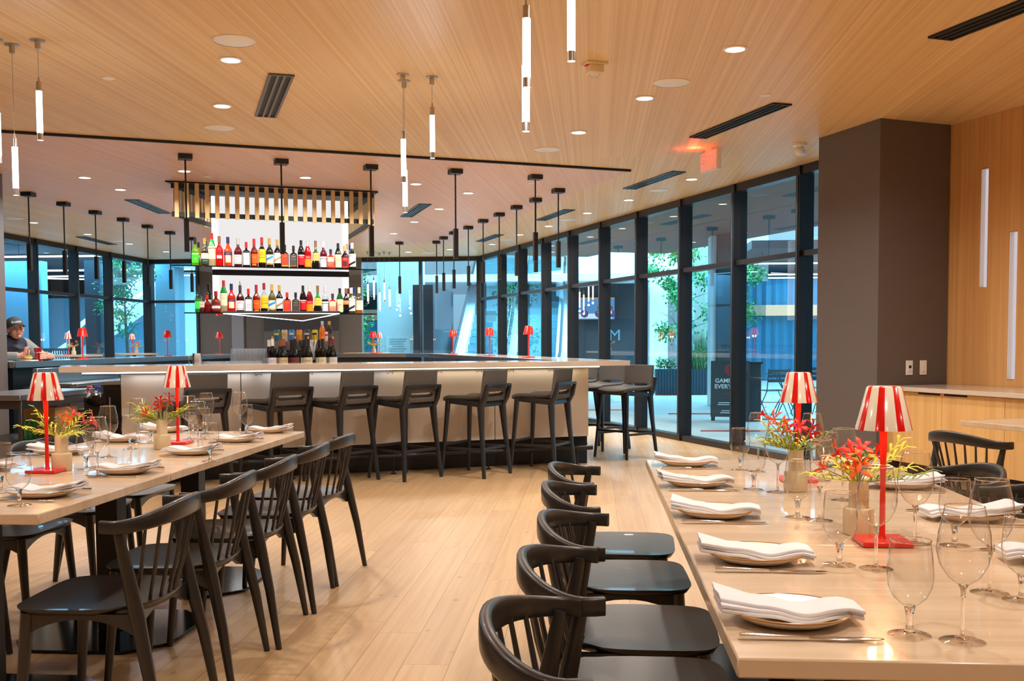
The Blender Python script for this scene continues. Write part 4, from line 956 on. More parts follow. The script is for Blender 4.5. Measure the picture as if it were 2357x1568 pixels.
# ------------------------------------------------------------------ bar stools (local: faces +y)
def mk_stool():
    t=thing('bar_stool','','bar stool')
    fx,fy=.235,.24
    def leg(sx,sy,top,mid,zt,zm):
        p=[(sx*fx,sy*fy,0),(sx*mid[0],mid[1],zm)]
        if top: p.append((sx*top[0],top[1],zt))
        return p
    for sx in (-1,1):
        # rear legs rise to the back cross bar
        G().tube([(sx*.235,-.245,0),(sx*.205,-.205,.40),(sx*.19,-.185,.66),(sx*.196,-.232,.74),(sx*.204,-.262,.845)],1,n=12,flat=[(.013,.016),(.017,.022),(.024,.032),(.021,.026),(.014,.016)],up=(0,1,0)).build('leg','stool_frame',t)
        G().tube([(sx*.235,.225,0),(sx*.205,.195,.40),(sx*.185,.175,.71)],1,n=12,flat=[(.012,.013),(.015,.018),(.020,.022)],up=(0,1,0)).build('leg','stool_frame',t)
    g=G()
    for sx in (-1,1): g.tube([(sx*.185,.175,.70),(sx*.188,0,.685),(sx*.19,-.19,.67)],1,n=10,flat=(.014,.024),up=(0,0,1))
    g.tube([(-.185,.175,.70),(.185,.175,.70)],1,n=10,flat=(.014,.022),up=(0,0,1)); g.tube([(-.19,-.19,.67),(.19,-.19,.67)],1,n=10,flat=(.014,.022),up=(0,0,1))
    g.build('seat_frame','stool_frame',t)
    g=G(); g.tube([(-.212,-.262,.845),(-.1,-.276,.848),(.1,-.276,.848),(.212,-.262,.845)],1,n=10,flat=(.012,.014),up=(0,0,1)); g.build('back_rail','stool_frame',t)
    z=.295
    for a,b in (((-.215,.205,z),(.215,.205,z)),((-.213,.2,z-.035),(-.218,-.22,z-.035)),((.213,.2,z-.035),(.218,-.22,z-.035)),((-.216,-.215,z-.03),(.216,-.215,z-.03))):
        G().tube([a,b],1,n=8,flat=(.009,.013),up=(0,0,1)).build('footrest','stool_frame',t)
    # upholstered shell: seat pad and back with an opening between them
    def seat(u,v):
        x=(u-.5)*2; y=-.20+v*.43
        w=.205*(1-.10*max(0,(v-.75)/.25)**2*.6)
        zz=.735+.018*x*x+.012*(1-v)-.020*max(0,(v-.8)/.2)**2+.02*max(0,(.18-v)/.18)**2
        return (x*w,y,zz)
    G().grid(seat,10,12,.035).bevel(.008,2,60).build('seat','stool_fabric',t)
    bm=G(); 
    def back(u,v):
        x=(u-.5)*2; zz=.70+v*.29
        w=.21-.012*v; yy=-.205-.05*v+.045*x*x*(.6+.4*v)*.9-(.0)
        return Vector((x*w,yy,zz))
    # cells with a slot left open
    nu,nv=16,20; A=[[bm.bm.verts.new(back(i/nu,j/nv)) for j in range(nv+1)] for i in range(nu+1)]
    B=[[bm.bm.verts.new(back(i/nu,j/nv)+Vector((0,-.03,0))) for j in range(nv+1)] for i in range(nu+1)]
    hole=lambda i,j: (3<=i<=nu-4 and 3<=j<=5) or (i in (2,nu-3) and j==4)
    for i in range(nu):
        for j in range(nv):
            if hole(i,j): continue
            bm._f([A[i][j],A[i][j+1],A[i+1][j+1],A[i+1][j]]); bm._f([B[i][j],B[i+1][j],B[i+1][j+1],B[i][j+1]])
            for di,dj,e in ((-1,0,((i,j),(i,j+1))),(1,0,((i+1,j+1),(i+1,j))),(0,-1,((i+1,j),(i,j))),(0,1,((i,j+1),(i+1,j+1)))):
                a,b=i+di,j+dj
                if a<0 or b<0 or a>=nu or b>=nv or hole(a,b):
                    (p,q),(r_,s_)=e; bm._f([A[p][q],B[p][q],B[r_][s_],A[r_][s_]])
    bm.bevel(.007,2,60).build('backrest','stool_fabric',t)
    return t
st=[((-3.39,8.62),54,'dark upholstered bar stool mostly hidden behind the second striped lamp'),((-2.79,9.01),54,'bar stool at the front of the bar, behind the corner of the left table'),
((-2.26,9.22),59,'bar stool at the front, second left of the middle one'),((-1.72,9.46),54,'bar stool whose back sits right of the second stone joint, middle of the front row'),
((-1.09,9.69),64,'bar stool second from the right in the front row'),((-.48,10.05),68,'bar stool at the right end of the front row of the bar')]
st[2]=((-2.26,9.22),59,'bar stool left of the middle one at the front of the bar')
for (x,y),a,lab in st: place('stool',mk_stool,(x,y,0),math.radians(a),lab,'bar stools along the front of the bar')
for (x,y),a,lab in (((.36,11.25),135,'bar stool standing free at the window end of the bar, nearest the glass'),((.10,12.10),138,'bar stool at the window side of the bar, behind the nearest one there'),((-.22,12.95),140,'bar stool at the window side, mostly hidden by the bar end')):
    place('stool',mk_stool,(x,y,0),math.radians(a),lab,'bar stools on the window side')
# ------------------------------------------------------------------ spindle chairs (local: faces +y)
def mk_chair():
    t=thing('dining_chair','','chair')
    # seat: rounded D with a shallow dish
    n=36; g=G(); rings=[]
    def outl(a,k):
        c,s=math.cos(a),math.sin(a)
        if s>=0: w,h,e=.236,.215,.36
        else: w,h,e=.236,.215,.78
        x=w*math.copysign(abs(c)**e,c)*k*(1.0 if s<0 else 1-.02*s); y=h*math.copysign(abs(s)**e,s)*k
        return x,y+.095
    top=[]
    ks=(.0,.3,.6,.82,.93,1.0)
    def zt(k,y): return .452-.010*(1-k*k)-.004*(y>0)*k
    cen=g.bm.verts.new((0,.095,zt(0,0)))
    for k in ks[1:]:
        top.append([g.bm.verts.new((outl(2*PI*i/n,k)[0],outl(2*PI*i/n,k)[1],zt(k,outl(2*PI*i/n,k)[1]))) for i in range(n)])
    ed=[[g.bm.verts.new((outl(2*PI*i/n,1.0)[0],outl(2*PI*i/n,1.0)[1],.446)) for i in range(n)],[g.bm.verts.new((outl(2*PI*i/n,.95)[0],outl(2*PI*i/n,.95)[1],.428)) for i in range(n)]]
    for i in range(n):
        j=(i+1)%n; g._f([cen,top[0][i],top[0][j]])
        al=top+ed
        for a,b in zip(al[:-1],al[1:]): g._f([a[i],b[i],b[j],a[j]])
    g._f(ed[-1][::-1]); g.build('seat','chair_black',t,smooth=60)
    for sx in (-1,1):
        G().tube([(sx*.268,-.168,0),(sx*.252,-.130,.24),(sx*.236,-.088,.44),(sx*.240,-.062,.58),(sx*.246,-.040,.695)],[.0125,.019,.0235,.019,.0135],n=12).build('leg','chair_black',t)
        G().tube([(sx*.222,.292,0),(sx*.208,.272,.25),(sx*.198,.258,.432)],[.0125,.017,.021],n=12).build('leg','chair_black',t)
    # crest rail
    P=[];f=[]
    m=26
    for i in range(m+1):
        a=-.08*PI+ (1.16*PI)*i/m - 0  # from right tip, round the back, to left tip
        x=.262*math.cos(a); y=-.03-.145*math.sin(a)
        s=max(0,math.sin(a)); P.append((x,y,.700+.030*s*s)); f.append((.0105+.002*s*s,.020+.012*s*s))
    G().tube(P,1,n=12,flat=f,up=(0,0,1)).build('crest_rail','chair_black',t,smooth=60)
    for k in range(8):
        a=math.radians(90+(k-3.5)*15.5); b=math.radians(90+(k-3.5)*12.5)
        xt,yt=.257*math.cos(a),-.03-.142*math.sin(a); zt_=.700+.02*math.sin(a)
        xb,yb=.205*math.cos(b),.095-.203*math.sin(b)
        G().tube([(xb,yb,.44),((xb+xt)/2,(yb+yt)/2,.56),(xt,yt,zt_)],[.0055,.0068,.005],n=8).build('spindle','chair_black',t)
    # arched aprons under the seat
    g=G()
    def apron(a,b,off):
        a=Vector(a);b=Vector(b); N_=10; d=b-a; nrm=Vector((-d.y,d.x,0)).normalized()*.009
        up=[];lo=[]
        for i in range(N_+1):
            u=i/N_; p=a+d*u; up.append(p+Vector((0,0,.432))); lo.append(p+Vector((0,0,.432-.018-.05*abs(2*u-1)**2.2)))
        for i in range(N_):
            for sg in (1,-1):
                q=[up[i]+nrm*sg,lo[i]+nrm*sg,lo[i+1]+nrm*sg,up[i+1]+nrm*sg]
                g._f([g.bm.verts.new(v) for v in (q if sg>0 else q[::-1])])
            q=[lo[i]+nrm,lo[i]-nrm,lo[i+1]-nrm,lo[i+1]+nrm]; g._f([g.bm.verts.new(v) for v in q])
    apron((-.198,.258,0),(.198,.258,0),0); apron((-.222,-.085,0),(-.198,.258,0),0); apron((.222,-.085,0),(.198,.258,0),0); apron((-.222,-.07,0),(.222,-.07,0),0)
    g.build('apron','chair_black',t)
    return t
for i,y in enumerate((3.20,3.78,4.34,4.90,5.42)):
    place('chair',mk_chair,(-1.45,y,0),PI/2+math.radians((3,5,4,3,-5)[i]),f'dark spindle-back chair on the aisle side of the left table, {ORD[i]} of five','spindle chairs at the left table')
for i,y in enumerate((1.85,2.37,2.90,3.54,4.11)):
    place('chair',mk_chair,(.015-(.03,.0,-.02,0,0)[i],y,0),-PI/2+math.radians((2,1,-2,1,-3)[i]),f'dark spindle-back chair on the aisle side of the right table, {ORD[i]} of five','spindle chairs at the right table')
for i,y in enumerate((3.10,3.75,4.32,4.93,5.48)):
    place('chair',mk_chair,(-2.63,y,0),-PI/2+math.radians((4,-3,2,0,-2)[i]),f'dark spindle-back chair on the far side of the left table, {ORD[i]} of five','spindle chairs at the left table')
for i,y in enumerate((2.94,3.55,4.15)):
    place('chair',mk_chair,(1.385,y,0),PI/2+math.radians((-3,2,0)[i]),f'dark spindle-back chair behind the right table, {("nearest","middle","farthest")[i]} of three','spindle chairs at the right table')
place('chair',mk_chair,(2.05,5.74,0),math.radians(-68),'dark spindle-back chair turned away at the small table by the wood cabinets','spindle chairs at the small table')
# ------------------------------------------------------------------ tables
TZ=.75
def mk_table(w,l,base=True):
    def f():
        t=thing('dining_table','','table')
        G().box((0,0,TZ-.016),(w,l-.004,.032)).bevel(.003,1).build('tabletop','table_wood',t)
        G().box((0,0,TZ-.04),(.42,.42,.014)).build('mounting_plate','black_metal',t)
        G().box((0,0,.365),(.095,.095,.70)).bevel(.003,1).build('column','black_metal',t)
        c=.14; h=.33
        G().prism([(-h+c,-h),(h-c,-h),(h,-h+c),(h,h-c),(h-c,h),(-h+c,h),(-h,h-c),(-h,-h+c)],0.002,.014).bevel(.002,1).build('base_plate','base_metal',t)
        return t
    return f
pbr('base_metal',S(48,48,50),.12,metal=.9,var=.02)
for i,(y,l) in enumerate(((3.345,.95),(4.295,.95),(5.22,.90))):
    o=place('tb%d'%i,mk_table(.93,l),(-2.055,y,0),0,f'light wood table section of the left dining row, {("nearest","middle","farthest")[i]} of three','tables of the left dining row')
for i,(y,l) in enumerate(((2.07,.92),(2.99,.92),(3.90,.90))):
    o=place('tr%d'%i,mk_table(.95,l),(.70,y,0),0,f'light wood table section of the right dining row, {("nearest","middle","farthest")[i]} of three','tables of the right dining row')
K=Vector((2.25,6.57,0)); o=mk_table(.75,1.3)(); cc=K+W*.65+WN*.375; o.location=cc; o.rotation_euler.z=math.atan2(W.y,W.x)-PI/2; o['label']='small bare light wood table in front of the wood cabinets at the right edge'
# tall tables by the far windows
def mk_high():
    t=thing('high_table','','table'); G().box((0,0,1.035),(.74,.74,.035)).bevel(.003,1).build('tabletop','table_wood',t)
    G().cyl((0,0,.01),(0,0,1.02),.035,n=12).build('column','black_metal',t); G().box((0,0,.008),(.45,.45,.016)).build('base_plate','black_metal',t); return t
HT=[((aty(167,820,17.45).x,17.45),'high table by the left windows, nearer one with a striped lamp'),((aty(309,815,20.0).x,20.0),'high table by the left windows, farther one with a striped lamp'),((aty(845,815,19.6).x,19.6),'high table at the far grey wall beside the far glazing')]
for (x,y),lab in HT: place('high',mk_high,(x,y,0),0,lab,'high tables by the far glazing')
# ------------------------------------------------------------------ lamps
def mk_lamp(shade,red):
    def f():
        t=thing('table_lamp','','table lamp')
        G().box((0,0,.006),(.118,.118,.012),math.radians(0)).bevel(.002,1).build('base','red_glow' if red else 'red_paint',t)
        G().lathe([(.011,.012),(.0075,.02),(.0065,.14),(.0075,.20),(.010,.285)],12).build('pole','red_paint',t)
        G().lathe([(.064,.276),(.066,.276),(.041,.378),(.036,.381),(0,.381)],40).build('lamp_shade',shade,t,smooth=50)
        G().lathe([(0,.300),(.030,.300),(.028,.312),(0,.315)],16).build('bulb','lit_band',t)
        return t
    return f
def lamp(x,y,z,striped,lab,rz=0,en=1.2,grp=None):
    place('lampS' if striped else 'lampR',mk_lamp('striped_shade' if striped else 'red_paint',not striped),(x,y,z),rz,lab,grp)
    l=bpy.data.lights.new('shade_lamp','POINT'); l.energy=en; l.color=(1,.62,.3); l.shadow_soft_size=.03
    o=bpy.data.objects.new('shade_lamp',l); COL.objects.link(o); o.location=(x,y,z+.270)
gl='striped table lamps'; gr='plain red lamps on the bar'
lamp(.70,2.56,TZ+.001,True,'large red and cream striped lamp on the right table, nearest the camera',0,1.5,gl)
lamp(.72,3.70,TZ+.001,True,'red and cream striped lamp farther back on the right table',0,1.5,gl)
lamp(-2.08,3.83,TZ+.001,True,'red and cream striped lamp on the left table, nearest',0,1.5,gl)
lamp(-2.02,4.95,TZ+.001,True,'red and cream striped lamp farther back on the left table',.06,1.5,gl)
BL=BZ+.001
for P_,lab in ((aty(1217,824,12.45),'plain red lamp on the window side of the bar, nearest'),(aty(1127,822,13.95),'plain red lamp on the window side of the bar, second'),(aty(1043,819,16.2),'plain red lamp on the window side of the bar, farthest'),
   (aty(859,818,17.85),'plain red lamp on the far side of the bar beside a striped one'),(aty(506,819,17.85),'plain red lamp on the far side in front of the grey wall'),(aty(386,823,15.3),'plain red lamp on the left side of the bar, farther one'),(aty(191,829,12.45),'plain red lamp on the left side of the bar, nearest')):
    lamp(P_.x,P_.y,BL,False,lab,.5,.6,gr)
for (x,y),lab in (((aty(157,817,17.5).x,17.5),'small striped lamp on the nearer high table by the left windows'),((aty(305,814,20.0).x,20.0),'small striped lamp on the farther high table by the left windows'),((aty(873,814,19.6).x,19.6),'small striped lamp on the high table near the far glazing')):
    lamp(x,y,1.054,True,lab,.3,.6,gl)
# ------------------------------------------------------------------ vases with flowers
def mk_vase():
    t=thing('bud_vase','','vase'); G().lathe([(0,0),(.036,0),(.038,.004),(.038,.062),(.036,.066),(.026,.068),(.0245,.072),(.0245,.135),(.0225,.135),(.0225,.07),(0,.06)],24).build('body','vase_ceramic',t); return t
def petal(g,c,d,up,l,w):
    d=d.normalized(); s=d.cross(up).normalized(); u2=s.cross(d)
    row=[]
    for k,(a,b,h) in enumerate(((0,.25,0),(.35,.7,.12),(.7,1.0,.10),(1.0,.15,-.12))):
        p=c+d*(l*a)+u2*(h*l); row.append([g.bm.verts.new(p-s*(w*b)),g.bm.verts.new(p+u2*(.04*l)),g.bm.verts.new(p+s*(w*b))])
    for a,b in zip(row[:-1],row[1:]):
        g._f([a[0],a[1],b[1],b[0]]); g._f([a[1],a[2],b[2],b[1]])
def flowers(loc,seed,lab,nf,cols,big=1.0,leafm='leaf_yellow',spread=1.0):
    rnd=random.Random(seed); t=thing('flower_bunch',lab,'flowers',loc,rnd.random()*3,'orchid bunches in the table vases')
    base=Vector((0,0,.075))
    gs=G()
    for k in range(nf):
        a=rnd.uniform(0,2*PI); r=rnd.uniform(.03,.115)*spread; h=rnd.uniform(.14,.25)*big
        tip=Vector((r*math.cos(a),r*math.sin(a),h)); mid=Vector((.012*math.cos(a),.012*math.sin(a),.13))
        gs.tube([base+Vector((.004*math.cos(a),.004*math.sin(a),0)),mid,tip],[.0022,.0018,.0014],n=6)
        g=G(); out=(tip-Vector((0,0,h*.75))).normalized(); s=out.cross(Vector((0,0,1))).normalized() if abs(out.z)<.95 else Vector((1,0,0)); u=s.cross(out)
        for j in range(5):
            b=2*PI*j/5+rnd.uniform(-.2,.2); d=(s*math.cos(b)+u*math.sin(b))+out*.35; petal(g,tip,d,out,.036*big*rnd.uniform(.8,1.2),.0058*big)
        g.ball(tip,.005,8); g.build('flower',cols[k%len(cols)],t)
    gs.build('stem','leaf_green',t)
    for k in range(11):
        a=rnd.uniform(0,2*PI); r=rnd.uniform(.07,.15)*spread; h=rnd.uniform(.13,.215)*big
        tip=Vector((r*math.cos(a),r*math.sin(a),h)); mid=Vector((.02*math.cos(a),.02*math.sin(a),.135))
        g=G(); g.tube([base+Vector((0,0,.02)),mid,tip],[.0016,.0014,.0007],n=5)
        for j in range(9):
            u=.35+.65*j/8; p=mid.lerp(tip,max(0,(u-.3)/.7)); dd=(tip-mid).normalized(); sd=dd.cross(Vector((0,0,1))).normalized()*(1 if j%2 else -1)
            d=(dd+sd*.7+Vector((0,0,rnd.uniform(-.1,.35)))); petal(g,p,d,Vector((0,0,1)),rnd.uniform(.035,.06)*big,.0042)
        g.build('leaf_spray',leafm if k%3 else 'leaf_green',t)
    return t
for i,(x,y,z,lab,nf,cols,big) in enumerate(((.665,3.45,TZ,'right table in front of the farther lamp',10,['petal_red','petal_red','petal_orange'],1.0),(.675,2.685,TZ,'right table beside the pole of the nearest lamp',9,['petal_orange','petal_red'],1.05),
   (at(143,1083,TZ).x,at(143,1083,TZ).y,TZ,'left table right behind the nearest lamp',6,['petal_red','petal_orange'],1.05),(at(374,1034,TZ).x,at(374,1034,TZ).y,TZ,'left table behind the farther lamp',7,['petal_red'],.95),
   (aty(170,820,17.4).x,17.4,1.053,'nearer high table by the left windows',6,['petal_red'],.9),(aty(315,815,19.9).x,19.9,1.053,'farther high table by the left windows',6,['petal_red'],.9),(aty(861,815,19.5).x,19.5,1.053,'high table near the far glazing',5,['petal_orange'],.9))):
    place('vase',mk_vase,(x,y,z+.001),0,'stepped beige bud vase, '+lab,'bud vases')
    flowers((x,y,z+.001),i*7+3,'red orchids with thin leaves, '+lab,nf,cols,big)
# ------------------------------------------------------------------ place settings
def mk_plate():
    t=thing('dinner_plate','','plate')
    G().lathe([(0,.006),(.048,.006),(.080,.010),(.104,.021),(.1065,.021),(.104,.017),(.080,.004),(.053,0),(0,0)],40).build('body','plate_cream',t,smooth=60)
    G().lathe([(.1045,.0208),(.1060,.0225),(.1082,.0214),(.1070,.0185)],40).build('rim','plate_rim',t,smooth=60); return t
def mk_napkin(seed):
    def f():
        t=thing('napkin','','napkin'); rnd=random.Random(seed); g=G(); ph=rnd.uniform(-.4,.4)
        for k in range(3):
            z0=.0225+.0064*k; sh=rnd.uniform(-.003,.003); tw=rnd.uniform(-.02,.02)
            def fn(u,v,z0=z0,sh=sh,tw=tw,k=k):
                x=(u-.5)*.245+sh; fl=max(0,(u-.74)/.26)
                wid=.045-.003*k+.004*math.sin(u*3+ph)+fl*(.010+.004*k)
                y=(v-.5)*2*wid+tw*(u-.5)+.003*math.sin(u*5+ph)
                z=z0-.012*math.exp(-((u-.42+ph*.12)/.16)**2)+.008*fl+.003*k*fl+.0022*math.sin(8*v+ph+k)*fl
                if u<.10: z-=(.10-u)*.06
                return (x,y,z)
            g.grid(fn,26,8,.0066)
        g.bevel(.0016,2,60); g.build('cloth','napkin_cloth',t,smooth=70); return t
    return f
def mk_knife():
    t=thing('table_knife','','knife')
    g=G(); g.tube([(0,-.118,.005),(0,-.10,.006),(0,-.02,.0045),(0,-.005,.004)],1,n=10,flat=[(.0055,.0042),(.006,.0045),(.0045,.0035),(.0035,.003)],up=(0,0,1)); g.build('handle','chrome',t)
    g=G(); g.tube([(0,-.006,.004),(.001,.03,.004),(.001,.08,.004),(-.001,.105,.0035),(-.003,.115,.003)],1,n=8,flat=[(.004,.0016),(.0075,.0014),(.0085,.0012),(.006,.001),(.002,.0008)],up=(0,0,1)); g.build('blade','chrome',t); return t
def mk_fork():
    t=thing('table_fork','','fork')
    g=G(); g.tube([(0,-.105,.004),(0,-.09,.004),(0,-.02,.004),(0,.03,.006),(0,.045,.005)],1,n=10,flat=[(.006,.0016),(.007,.0018),(.0032,.0018),(.0035,.0016),(.010,.0014)],up=(0,0,1)); g.build('handle','chrome',t)
    g=G()
    for k in range(4):
        x=-.009+.006*k; g.tube([(x*.95,.044,.005),(x,.06,.003),(x,.085,.004),(x,.094,.007)],[.0017,.0015,.0012,.0006],n=6)
    g.build('tines','chrome',t); return t
def glass(name,prof_bowl,stem):
    def f():
        t=thing(name,'','glass'); G().lathe(prof_bowl,36).build('bowl','bowl_glass',t,smooth=70)
        r,z=prof_bowl[-1]; G().tube([(r*math.cos(2*PI*k/32),r*math.sin(2*PI*k/32),z) for k in range(33)],.0007,n=6,caps=False).build('rim','stem_glass',t)
        G().lathe(stem[0],28).build('foot','bowl_glass',t,smooth=70); G().lathe(stem[1],20).build('stem','stem_glass',t,smooth=50); return t
    return f
mk_wine=glass('wine_glass',[(.004,.092),(.012,.096),(.026,.107),(.038,.128),(.0425,.150),(.040,.178),(.034,.205),(.0305,.222)],
   ([(.036,.0005),(.0358,.0018),(.024,.0030),(.010,.0055)],[(0,.003),(.009,.004),(.0095,.0055),(.0045,.011),(.0034,.025),(.0034,.070),(.0042,.086),(.008,.0945),(0,.0955)]))
mk_gob=glass('water_goblet',[(.005,.048),(.014,.053),(.028,.066),(.036,.085),(.0375,.105),(.0350,.135),(.0325,.160)],
   ([(.035,.0005),(.0348,.0018),(.022,.0032),(.010,.0065)],[(0,.003),(.009,.0045),(.0095,.0065),(.006,.013),(.0055,.028),(.0075,.042),(.0095,.0505),(0,.0515)]))
napk=[0]
def seat(side,tb,i,x,y,fdir,gob=None,wine=None,dx=0):
    "fdir=+1: guest looks towards +x"
    where=f'{ORD[i]} {side}-side seat of the {tb} table'
    gp=f'place settings of the {tb} table'
    rz=-PI/2 if fdir>0 else PI/2
    fw=Vector((fdir,0,0)); rt=Vector((0,-fdir,0))
    p=Vector((x,y,TZ+.001)); rnd=random.Random(i*31+len(side)+len(tb))
    place('plate',mk_plate,p,0,'brown-rimmed cream plate under a napkin, '+where,gp)
    k=napk[0]%3; napk[0]+=1
    place('nap%d'%k,mk_napkin(k+5),p,(PI if fdir>0 else 0)+math.radians(rnd.uniform(-7,7)),'folded white napkin on its plate, '+where,gp)
    q=p+rt*.125+fw*.015; place('knife',mk_knife,q,rz+rnd.uniform(-.03,.03),'steel table knife beside the plate, '+where,gp)
    q=p-rt*.125+fw*.0; place('fork',mk_fork,q,rz+rnd.uniform(-.03,.03),'steel table fork beside the plate, '+where,gp)
    q=gob if gob is not None else p+fw*.20+rt*.10; place('gob',mk_gob,(q.x,q.y,TZ+.001),0,'short-stemmed clear water goblet, '+where,gp)
    q=wine if wine is not None else p+fw*.285+rt*.12; place('wine',mk_wine,(q.x,q.y,TZ+.001),0,'tall clear wine glass, '+where,gp)
A=lambda a,b: at(a,b,TZ)
seat('aisle','right',0,.345,1.84,1,A(2093,1465),A(2215,1480))
seat('aisle','right',1,.365,2.345,1,A(1932,1303),A(2016,1312))
seat('aisle','right',2,.345,2.94,1,A(1836,1193),A(1886,1200))
seat('aisle','right',3,.355,3.555,1,A(1735,1128),A(1790,1135))
seat('aisle','right',4,.372,4.15,1,A(1703,1083),A(1745,1087))
seat('far','right',1,1.03,2.36,-1,A(2352,1385),A(2278,1368))
seat('far','right',2,1.03,2.93,-1,A(2197,1258),A(2105,1254))
seat('far','right',3,1.03,3.55,-1,Vector((.80,3.70,0)),A(1940,1153))
seat('far','right',4,1.03,4.14,-1,A(1905,1096),A(1868,1090))
for i,y in enumerate((3.24,3.83,4.49,5.07,5.60)):
    seat('aisle','left',i,-1.765,y-.02,-1,[None,None,A(484,1063),None,A(568,1000)][i],[None,A(225,1100),A(456,1035),None,A(553,996)][i])
for i,y in enumerate((3.26,3.86,4.45,5.05,5.60)):
    seat('far','left',i,-2.36,y,1,[A(45,1165),A(300,1035),None,None,None][i],[None,A(320,1022),None,None,None][i])
# ------------------------------------------------------------------ side cabinets under the wood wall
def wbox(g,s0,s1,o0,o1,z0,z1):
    g.slab([wp(s0,o0)+Vector((0,0,z0)),wp(s1,o0)+Vector((0,0,z0)),wp(s1,o0)+Vector((0,0,z1)),wp(s0,o0)+Vector((0,0,z1))],WN*(o1-o0))
cab=thing('side_cabinet','long light wood cabinet run with pale counter below the lit wall slots','cabinet',(0,0,0))
sc0=sA+.05; sc1=sc0+4.2
g=G(); wbox(g,sc0,sc1,-.66,-.01,.845,.88); g.bevel(.003,1); g.build('countertop','counter_stone',cab)
g=G(); wbox(g,sc0,sc1,-.60,-.02,.28,.845); g.build('carcass','cabinet_wood',cab)
g=G(); wbox(g,sc0+.02,sc1,-.52,-.05,0,.28); g.build('kick_board','vent_dark',cab)  # near-black colour carries the shade beneath the cabinet
k=0; s=sc0
while s<sc1-.1:
    e=min(s+.62,sc1); g=G(); wbox(g,s+.002,e-.002,-.622,-.602,.282,.84)
    d=g.build('door','cabinet_wood',cab)
    g=G(); a=(s+.36 if k%2==0 else s+.02); wbox(g,a,a+.24,-.6235,-.620,.826,.842); g.build('handle_slot','vent_dark',d)
    s=e; k+=1
# switches on the column
cf=(cb[2]-cb[1]).normalized(); rzc=math.atan2(cf.y,cf.x); cn=Vector((cf.y,-cf.x,0))
for px,lab,blue in ((2091,'white wall switch with small dark screen on the grey column, left one',True),(2123,'white wall switch on the grey column, right one',False)):
    d=FV+RV*((px-CX)/F); det=d.x*(-cf.y)+cf.x*d.y; t_=(cb[1].x*(-cf.y)+cf.x*cb[1].y)/det; q=Vector((d.x*t_,d.y*t_,0))+cn*.004
    t=thing('wall_switch',lab,'switch',(q.x,q.y,1.02),rzc,'switch plates on the grey column')
    G().box((0,0,0),(.07,.008,.118)).bevel(.002,1).build('plate','white_plastic',t); G().box((0,-.006,0),(.032,.006,.066)).build('rocker','white_plastic',t)
    if blue: G().box((0,-.0095,.008),(.026,.002,.022)).build('screen','black_print',t); G().box((0,-.0095,-.016),(.014,.002,.012)).build('indicator','switch_blue',t)
# ------------------------------------------------------------------ working corner at the left end of the bar
def wb(name,c,sz,m,p,**k): return G().box(c,sz,k.get('rz',0)).bevel(k.get('b',.003),1).build(name,m,p)
wt=thing('steel_worktable','stainless steel worktable at the open left end of the bar','worktable',(-5.08,9.05,0))
wb('top',(0,0,.79),(.62,1.35,.045),'steel',wt); wb('apron',(.29,0,.73),(.02,1.25,.075),'steel_dark',wt); wb('apron',(0,-.62,.73),(.56,.02,.075),'steel_dark',wt)
for sx in (-1,1):
    for sy in (-1,1): wb('leg',(sx*.28,sy*.62,.385),(.035,.035,.77),'steel_dark',wt)
wb('shelf',(0,0,.40),(.56,1.22,.03),'steel_dark',wt); wb('shelf',(0,0,.15),(.56,1.22,.03),'steel_dark',wt)
bs=thing('steel_splash','stainless backsplash panels under the left arm of the bar','steel panel',(-5.66,11.4,0))
wb('panel',(-.12,0,.89),(.05,1.9,.19),'steel',bs); wb('panel',(.0,0,.42),(.5,1.9,.75),'steel_dark',bs); wb('ledge',(.16,0,.812),(.34,1.9,.03),'steel',bs)
fr=thing('undercounter_fridge','black glossy undercounter fridge with steel top rail under the bar end','fridge',tuple(bp3(.62,.66)),A25)
wb('body',(0,0,.46),(.58,.44,.86),'fridge_glass',fr); wb('top_rail',(0,-.225,.90),(.58,.02,.03),'steel',fr); wb('door',(0,-.235,.46),(.56,.025,.80),'fridge_glass',fr); G().cyl((-.24,-.262,.2),(-.24,-.262,.78),.008,n=8).build('handle','steel',fr)
q=Vector((-5.02,9.3,.416)); t=thing('cardboard_box','brown cardboard box with green mark on the worktable shelf','box',q,0)
wb('body',(0,0,.125),(.34,.42,.25),'cardboard',t); wb('tape',(0,0,.2515),(.345,.05,.003),'cardboard',t); G().box((.172,-.02,.12),(.003,.06,.02)).build('label_mark','food_green',t)
for i in range(3):
    bottle((-4.86,8.58+.075*i,.4155),0,'beer',.20,.028,(20,130,50),None,[(.2,.45,(40,110,60))],f'green glass bottle on the worktable shelf, number {i+1} from the near end','green bottles on the worktable shelf',name='green_bottle')
sl=thing('side_ledge','low steel ledge beside the worktable carrying the spray bottles','ledge',(aty(216,940,9.62).x,9.62,0))
G().box((0,0,.61),(.26,.2,.02)).build('top','steel_dark',sl); G().box((0,0,.3),(.22,.16,.6)).build('support','fridge_glass',sl)
t=thing('waste_bin','black bin with a black bag under the bar end','bin',(-4.40,9.12,0))
G().lathe([(0,0),(.15,0),(.17,.74),(.16,.74),(.145,.02)],4,sx=1.1,a0=PI/4,a1=PI/4+2*PI).build('body','frame_black',t,smooth=20)
g=G(); g.ball((0,0,.73),.165,24,(1.0,1.0,.42))
for v in g.bm.verts: v.co+=Vector((random.uniform(-.012,.012),random.uniform(-.012,.012),random.uniform(-.012,.012)))
g.build('bag','bin_bag',t,label='crumpled black bag')
